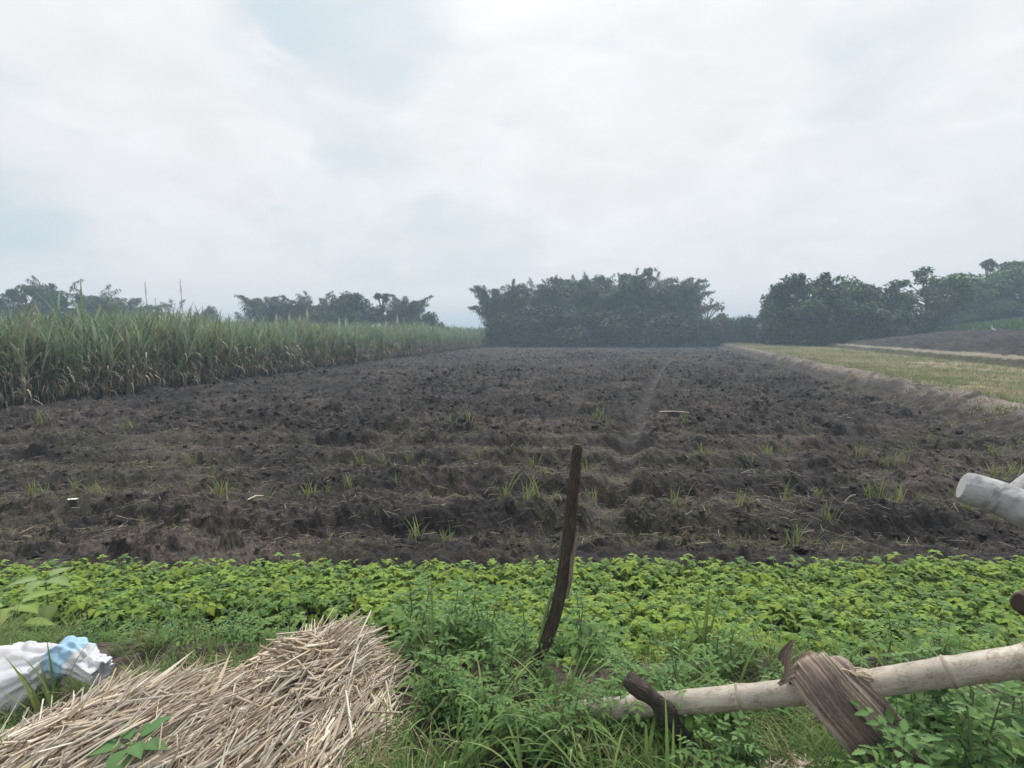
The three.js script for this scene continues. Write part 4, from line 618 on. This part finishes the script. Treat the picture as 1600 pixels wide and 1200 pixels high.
{
  const leaves = []; for (let k = 0; k < 9; k++) leaves.push(lobedLeaf(600 + k, 0.075 + 0.012 * (k % 4)));
  const stemMat = std({ vertexColors: true, roughness: 0.8 });
  const G = 'leafy weeds growing on the verge', protos = [0, 1, 2, 3].map((k) => {
    const r = rng(620 + k), t = thing('weed', V(0, 0, 0), 'soft green weed with toothed lobed leaves on the verge', 'weed', G), h = 0.2 + 0.05 * k, g = new Geo(), top = V(0.05 * (r() - 0.5), h, 0.05 * (r() - 0.5));
    g.tube([V(0, -0.04, 0), V(0.02, h * 0.5, 0.01), top], [0.005, 0.004, 0.002], 5, C(0.13, 0.18, 0.08), false); mesh('stem', g.build(), stemMat, t);
    for (let q = 0; q < 11; q++) { const f = 0.25 + 0.75 * q / 10, m = mesh('leaf', leaves[Math.floor(r() * 9)], leafMat, t); m.position.copy(top).multiplyScalar(f); m.rotation.set(0, q * 2.4 + r(), 0.35 * (r() - 0.3) + (f > 0.9 ? 0.4 : 0)); m.scale.setScalar((1.25 - 0.6 * f) * (0.9 + 0.3 * r())); }
    return t;
  });
  const r = rng(640); let n = 0;
  const WHERE = [['soft green lobed-leaf weed between the stalk heap and the wooden post', 'weeds between the stalk heap and the post'], ['lobed-leaf weed by the dark branch and the left half of the bamboo pole', 'weeds around the left half of the bamboo pole'], ['lobed-leaf weed in the thicket below the right half of the bamboo pole', 'weeds in the thicket below the bamboo pole'], ['small weed behind the stalk heap, before the bean crop', 'small weeds behind the stalk heap'], ['small weed between the bamboo pole\'s right half and the bean crop', 'small weeds behind the bamboo pole']];
  const put = (px, py, d, s, w = 1) => { const p = at(px, py, d); p.y = Math.max(vergeY(p.x, d), 0) - 0.01; const k = n % 4; if (n < 4) { protos[k].position.copy(p); protos[k].rotation.y = r() * 6.3; protos[k].scale.setScalar(s); } const o = n < 4 ? protos[k] : copyOf(protos[k], p, r() * 6.3, s); o.userData.label = WHERE[w][0]; o.userData.group = WHERE[w][1]; n++; };
  // around the post, along the pole, and the thicket at lower right
  for (let k = 0; k < 34; k++) put(645 + 340 * r(), 1000, 2.3 + 0.4 * r(), 0.6 + 0.4 * r(), 0);
  for (let k = 0; k < 14; k++) put(640 + 110 * r(), 1000, 2.45 + 0.25 * r(), 0.8 + 0.4 * r(), 0);
  for (let k = 0; k < 8; k++) put(770 + 140 * r(), 1000, 1.98 + 0.12 * r(), 0.35 + 0.25 * r(), 0);
  for (let k = 0; k < 16; k++) put(650 + 130 * r(), 1000, 1.78 + 0.4 * r(), 0.45 + 0.35 * r(), 0);
  for (let k = 0; k < 16; k++) put(850 + 220 * r(), 1000, 1.8 + 0.4 * r(), 0.55 + 0.4 * r());
  for (let k = 0; k < 12; k++) put(1050 + 180 * r(), 1000, 1.85 + 0.5 * r(), 0.5 + 0.35 * r());
  for (let k = 0; k < 16; k++) put(705 + 270 * r(), 1000, 1.74 + 0.16 * r(), 0.5 + 0.3 * r());
  for (let k = 0; k < 44; k++) { const px = 1345 + 290 * r(); put(px, 1000, 1.3 + 0.55 * r() * (px > 1400 ? 1 : 0.5), 0.6 + 0.5 * r(), 2); }
  for (let k = 0; k < 10; k++) put(1080 + 120 * r(), 1000, 1.5 + 0.2 * r(), 0.5 + 0.3 * r());
  for (let k = 0; k < 16; k++) put(330 + 300 * r(), 1000, 2.55 + 0.4 * r(), 0.45 + 0.3 * r(), 3);
  for (let k = 0; k < 26; k++) put(150 + 400 * r(), 1000, 2.4 + 0.4 * r(), 0.4 + 0.35 * r(), 3);
  for (let k = 0; k < 12; k++) put(120 + 220 * r(), 1000, 2.6 + 0.45 * r(), 0.4 + 0.3 * r(), 3);
  for (let k = 0; k < 18; k++) put(1400 + 210 * r(), 1000, 1.32 + 0.14 * r(), 0.8 + 0.45 * r(), 2);
  for (let k = 0; k < 8; k++) put(1330 + 260 * r(), 1000, 1.9 + 0.7 * r(), 0.5 + 0.35 * r(), 4);
}
{ // broad-leaved seedlings
  const stemMat = std({ vertexColors: true });
  const broad = (px, py, d, base, list, label, col, name = 'broadleaf_plant') => {
    const top = at(px, py, d), t = thing(name, V(top.x, base, top.z), label, 'plant'), h = top.y - base, g = new Geo(), r = rng(px + py); g.tube([V(0, -0.03, 0), V(0.01, h * 0.6, 0), V(0, h, 0)], [0.006, 0.005, 0.004], 6, C(0.15, 0.2, 0.08), false); mesh('stem', g.build(), stemMat, t);
    for (const [az, el, L, W, f = 1] of list) { const q = new Geo(), dir = V(Math.cos(el) * Math.cos(az), Math.sin(el), Math.cos(el) * Math.sin(az)), nr = V(0, 1, 0); nr.addScaledVector(dir, -nr.dot(dir)).normalize(); const p0 = V(0, h * f, 0), p1 = p0.clone().addScaledVector(dir, L * 0.25); q.tube([p0, p1], [0.003, 0.0022], 5, C(0.18, 0.25, 0.1), false); q.leaflet(p1, dir, nr, L, W, vary(col, r, 0.25), 0.25, [[0, 0], [0.06, 0.5], [0.16, 0.86], [0.3, 1], [0.46, 0.94], [0.64, 0.7], [0.8, 0.42], [0.92, 0.17], [1, 0]], 0.16, col.map((z) => z * 1.25)); mesh('leaf', q.build(), leafMat, t); }
  };
  broad(205, 1162, 1.62, vergeY(-1.1, 1.62) + 0.02, [[0.1, 0.1, 0.1, 0.055], [0.75, 0.3, 0.09, 0.05], [2.9, 0.05, 0.11, 0.06], [1.5, -0.1, 0.095, 0.07], [-0.9, 0.4, 0.1, 0.055], [3.9, 0.35, 0.08, 0.045], [2.3, -0.3, 0.09, 0.06, 0.6], [0.7, -0.3, 0.09, 0.06, 0.5]], 'broad-leaved green seedling growing through the stalk heap', C(0.1, 0.2, 0.07));
  broad(252, 1000, 2.65, 0.12, [[0.2, 0.2, 0.12, 0.06], [1.9, 0.1, 0.13, 0.075], [2.9, 0.25, 0.13, 0.065], [4.6, 0.4, 0.11, 0.06], [1.0, -0.25, 0.13, 0.08, 0.75], [3.7, 0.0, 0.11, 0.06, 0.7]], 'blue-green broad-leaved seedling behind the stalk heap', C(0.085, 0.19, 0.095));
  broad(20, 945, 3.0, 0.05, [[0.3, 0.1, 0.16, 0.12], [1.2, 0.0, 0.15, 0.115], [2.4, 0.2, 0.15, 0.11], [-0.6, 0.3, 0.16, 0.11], [1.7, -0.3, 0.16, 0.13, 0.7], [0.5, -0.2, 0.17, 0.13, 0.6], [-0.4, 0.0, 0.15, 0.12, 0.7]], 'pale broad-leaved plant at the left edge of the bean crop', C(0.2, 0.29, 0.07));
  broad(70, 905, 3.3, 0.0, [[0.2, 0.05, 0.15, 0.1], [2.8, 0.1, 0.16, 0.11], [1.4, 0.1, 0.13, 0.1], [-1.2, 0.3, 0.12, 0.09], [0.9, -0.3, 0.15, 0.11, 0.7]], 'pale broad-leaved plant rising above the beans left of the sack', C(0.2, 0.28, 0.1));
}
{ // grass on the verge: uncounted ground grass, and the larger arching tufts one can point to
  const GR = [C(0.12, 0.21, 0.055), C(0.15, 0.25, 0.065), C(0.19, 0.26, 0.08), C(0.36, 0.31, 0.18)], r = rng(700), l = [[], [], [], []];
  const shapes = [0, 1, 2, 3].map((k) => tuftGeo(710 + k, 26, 0.2 + 0.02 * k, 0.0055, 0.07, k === 3 ? [GR[3], GR[2], GR[1]] : GR.slice(0, 3), 0.75, 1.7));
  for (let k = 0; k < 4600; k++) {
    const d = 1.15 + 1.75 * r(), x = (r() - 0.5) * 2 * (0.97 * d + 0.3), heap = x < -0.25 && heapHeight(x, d) > 0.03, edge = d > 2.45;
    if (heap && r() > 0.02) continue; if (x > 0.2 && d > 1.95 && r() < 0.8) continue; if (x > 0.52 && x < 0.95 && d > 1.3 && d < 1.7 && r() < 0.8) continue;
    const dens = fbm(x * 2 + 3, d * 2, 3); if (dens < 0.27 + 0.12 * r()) continue;
    l[k % 4].push([V(x, Math.max(vergeY(x, d), 0) - 0.01, -d), r() * 6.3, (edge ? 0.45 : 0.55) + 0.6 * r() * r() + (dens > 0.55 ? 0.2 : 0), (r() - 0.5) * 0.4, (r() - 0.5) * 0.4]);
  }
  l.forEach((q, k) => tag(many('verge_grass', shapes[k], grassMat, q), 'tangled green grass covering the verge', 'grass'));
  const tuft = (px, d, n, h, w, lo, bend, label, cols = GR.slice(0, 3), group) => { const x = at(px, 1000, d).x, y = Math.max(vergeY(x, d) + (x < -0.3 ? heapHeight(x, d) * 0.8 : 0), 0) - 0.02, t = thing('tall_grass', V(x, y, -d), label, 'grass tuft', group); const q = rng(px * 7 + n); for (let k = 0; k < n; k++) { const g = new Geo(); g.blade(V(0.03 * (q() - 0.5), 0, 0.03 * (q() - 0.5)), q() * 6.283, lo + (1.5 - lo) * q(), h * (0.6 + 0.5 * q()), w * (0.7 + 0.6 * q()), bend * (0.5 + 0.8 * q()), 9, vary(cols[k % cols.length], q, 0.3), 0.3); mesh('blade', g.build(), grassMat, t); } };
  tuft(1195, 1.62, 5, 0.36, 0.013, 1.1, 1.6, 'arching grass tuft in front of the bamboo pole, left of the brown sheath');
  tuft(985, 2.05, 6, 0.42, 0.012, 1.1, 1.5, 'tall arching grass right of the wooden post\'s foot');
  tuft(675, 2.2, 9, 0.45, 0.012, 1.15, 1.0, 'tall upright grass beside the stalk heap\'s right end');
  tuft(790, 2.1, 10, 0.32, 0.011, 0.8, 2.0, 'pale arching grass at the wooden post\'s foot');
  tuft(330, 2.25, 3, 0.3, 0.014, 1.3, 0.4, 'upright grass blades growing through the top of the stalk heap');
  tuft(295, 2.62, 9, 0.34, 0.01, 1.1, 1.2, 'grass tuft behind the stalk heap next to the blue-green seedling');
  tuft(400, 2.72, 9, 0.36, 0.009, 0.9, 1.8, 'fine drooping grass tuft behind the peak of the stalk heap');
  tuft(70, 1.92, 10, 0.36, 0.012, 1.1, 0.9, 'yellow-green grass tuft in front of the white sack', [C(0.16, 0.2, 0.06), C(0.11, 0.17, 0.05)]);
  tuft(740, 1.72, 14, 0.4, 0.012, 0.7, 2.0, 'spreading grass tuft at the bottom, right of the stalk heap');
  tuft(900, 1.75, 12, 0.36, 0.011, 0.7, 2.0, 'spreading grass tuft at the bottom below the wooden post');
  tuft(1010, 1.66, 10, 0.36, 0.012, 0.8, 1.8, 'grass tuft in front of the dark branch');
  tuft(1110, 1.68, 10, 0.34, 0.011, 0.8, 1.8, 'grass tuft hanging over the middle of the bamboo pole');
  tuft(640, 1.8, 12, 0.36, 0.011, 0.9, 1.4, 'yellowish grass tuft at the lower right foot of the stalk heap', [C(0.2, 0.23, 0.08), C(0.13, 0.19, 0.06)]);
  for (const [px, d, l] of [[700, 1.62, 'grass tuft at the bottom edge just right of the stalk heap'], [820, 1.6, 'long-bladed grass tuft at the bottom edge below the post'], [950, 1.55, 'long-bladed grass tuft at the bottom edge left of the dark branch'], [1060, 1.52, 'long-bladed grass tuft at the bottom edge below the dark branch'], [1180, 1.5, 'grass tuft at the bottom edge beside the pale chaff'], [690, 1.95, 'long-bladed grass tuft at the right foot of the stalk heap'], [760, 1.95, 'grass tuft before the wooden post, left side'], [880, 1.95, 'grass tuft before the wooden post, right side'], [1040, 1.95, 'grass tuft behind the bamboo pole next to the dark branch'], [1150, 2.0, 'grass tuft behind the bamboo pole left of the sheath']]) tuft(px, d, 13, 0.4, 0.0115, 0.8, 1.7, l);
  tuft(1100, 2.4, 6, 0.42, 0.01, 1.25, 0.8, 'slender grass rising out of the beans behind the bamboo pole');
}
// ---------------------------------------------------------------- dry chaff under the sheath, scraps on the field
{
  const r = rng(800), g = new Geo(); for (let k = 0; k < 520; k++) { const p = at(1175 + 110 * r(), 1118 + 50 * r(), 1.56 + 0.14 * r()); p.y = vergeY(p.x, -p.z) + 0.015 + 0.05 * r(); const a = r() * 6.3, L = 0.02 + 0.07 * r() ** 2; g.blade(p, a, (r() - 0.3) * 0.8, L, 0.004 + 0.006 * r(), 1.5 * (r() - 0.3), 3, vary(C(0.5, 0.42, 0.33), r, 0.7)); }
  tag(mesh('dry_chaff', g.build(), std({ vertexColors: true }), null), 'pale dry chaff and shreds lying under the brown sheath', 'chaff', null, 'stuff');
  const scrap = (px, py, L, label, cat, name, col) => { const p = onPlane(px, py), d = -p.z; p.y = landY(p.x, d) + 0.012; const t = new Geo(), q = rng(px); let prev = null; for (let k = 0; k <= 5; k++) { const row = []; for (let s = 0; s <= 3; s++) row.push(t.v(V((k / 5 - 0.5) * L, 0.18 * L * noise(k * 0.9 + px, s * 0.8), (s / 3 - 0.5) * L * 0.6), vary(col, q, 0.1))); if (prev) for (let s = 0; s < 3; s++) { t.t(prev[s], prev[s + 1], row[s]); t.t(prev[s + 1], row[s + 1], row[s]); } prev = row; } tag(mesh(name, t.build(), std({ vertexColors: true })), label, cat).position.copy(p); };
  scrap(116, 802, 0.09, 'small white scrap on the dark soil near the crop\'s left end', 'scrap', 'plastic_scrap', C(0.75, 0.75, 0.74));
  scrap(1279, 571, 0.45, 'white plastic scrap on the crest of the earth bank', 'scrap', 'plastic_scrap', C(0.75, 0.76, 0.76));
  const lying = (a, b, rad, label) => { const p = onPlane(...a), q = onPlane(...b); p.y = fieldY(p.x, -p.z) + 0.05; q.y = fieldY(q.x, -q.z) + 0.06; const g = new Geo(), m = p.clone().lerp(q, 0.5).add(V(0, 0.02, 0)); g.tube([V(0, 0, 0), m.sub(p), q.clone().sub(p)], [rad, rad, rad * 0.7], 6, C(0.55, 0.48, 0.36)); tag(mesh('dry_stalk', g.build(), std({ vertexColors: true })), label, 'stalk').position.copy(p); };
  lying([1030, 655], [1076, 651], 0.012, 'long pale stalk lying on the soil right of the wheel track');
  lying([388, 806], [412, 795], 0.009, 'short pale stalk lying on the soil in the left of the plot');
  lying([1320, 794], [1334, 806], 0.01, 'bent pale stalk lying on the soil at the right');
  // white egret standing at the edge of the upper terrace
  const d = 50, p = at(1552, 519, d); p.y = rightLand(p.x - edgeRight(d), d); const t = thing('white_bird', p, 'white long-necked bird standing on the upper ploughed terrace', 'bird'); t.scale.setScalar(0.75); const b = new Geo(), w = C(0.8, 0.8, 0.78);
  b.tube([V(0.42, 0.36, 0), V(0.25, 0.42, 0), V(0.05, 0.5, 0), V(-0.12, 0.56, 0), V(-0.2, 0.66, 0), V(-0.19, 0.8, 0), V(-0.22, 0.92, 0), V(-0.3, 0.95, 0), V(-0.36, 0.94, 0)], [0.01, 0.06, 0.11, 0.1, 0.055, 0.035, 0.035, 0.035, 0.012], 10, w); mesh('body', b.build(), std({ vertexColors: true }), t);
  const bk = new Geo(); bk.tube([V(-0.35, 0.94, 0), V(-0.47, 0.92, 0)], [0.014, 0.003], 6, C(0.5, 0.35, 0.08)); mesh('beak', bk.build(), std({ vertexColors: true }), t);
  for (const z of [-0.04, 0.04]) { const lg = new Geo(); lg.tube([V(0.03, 0.46, z), V(0.05, 0.24, z), V(0.02, -0.03, z)], [0.014, 0.01, 0.01], 6, C(0.06, 0.06, 0.05)); mesh('leg', lg.build(), std({ vertexColors: true }), t); }
}
renderer.render(scene, camera);
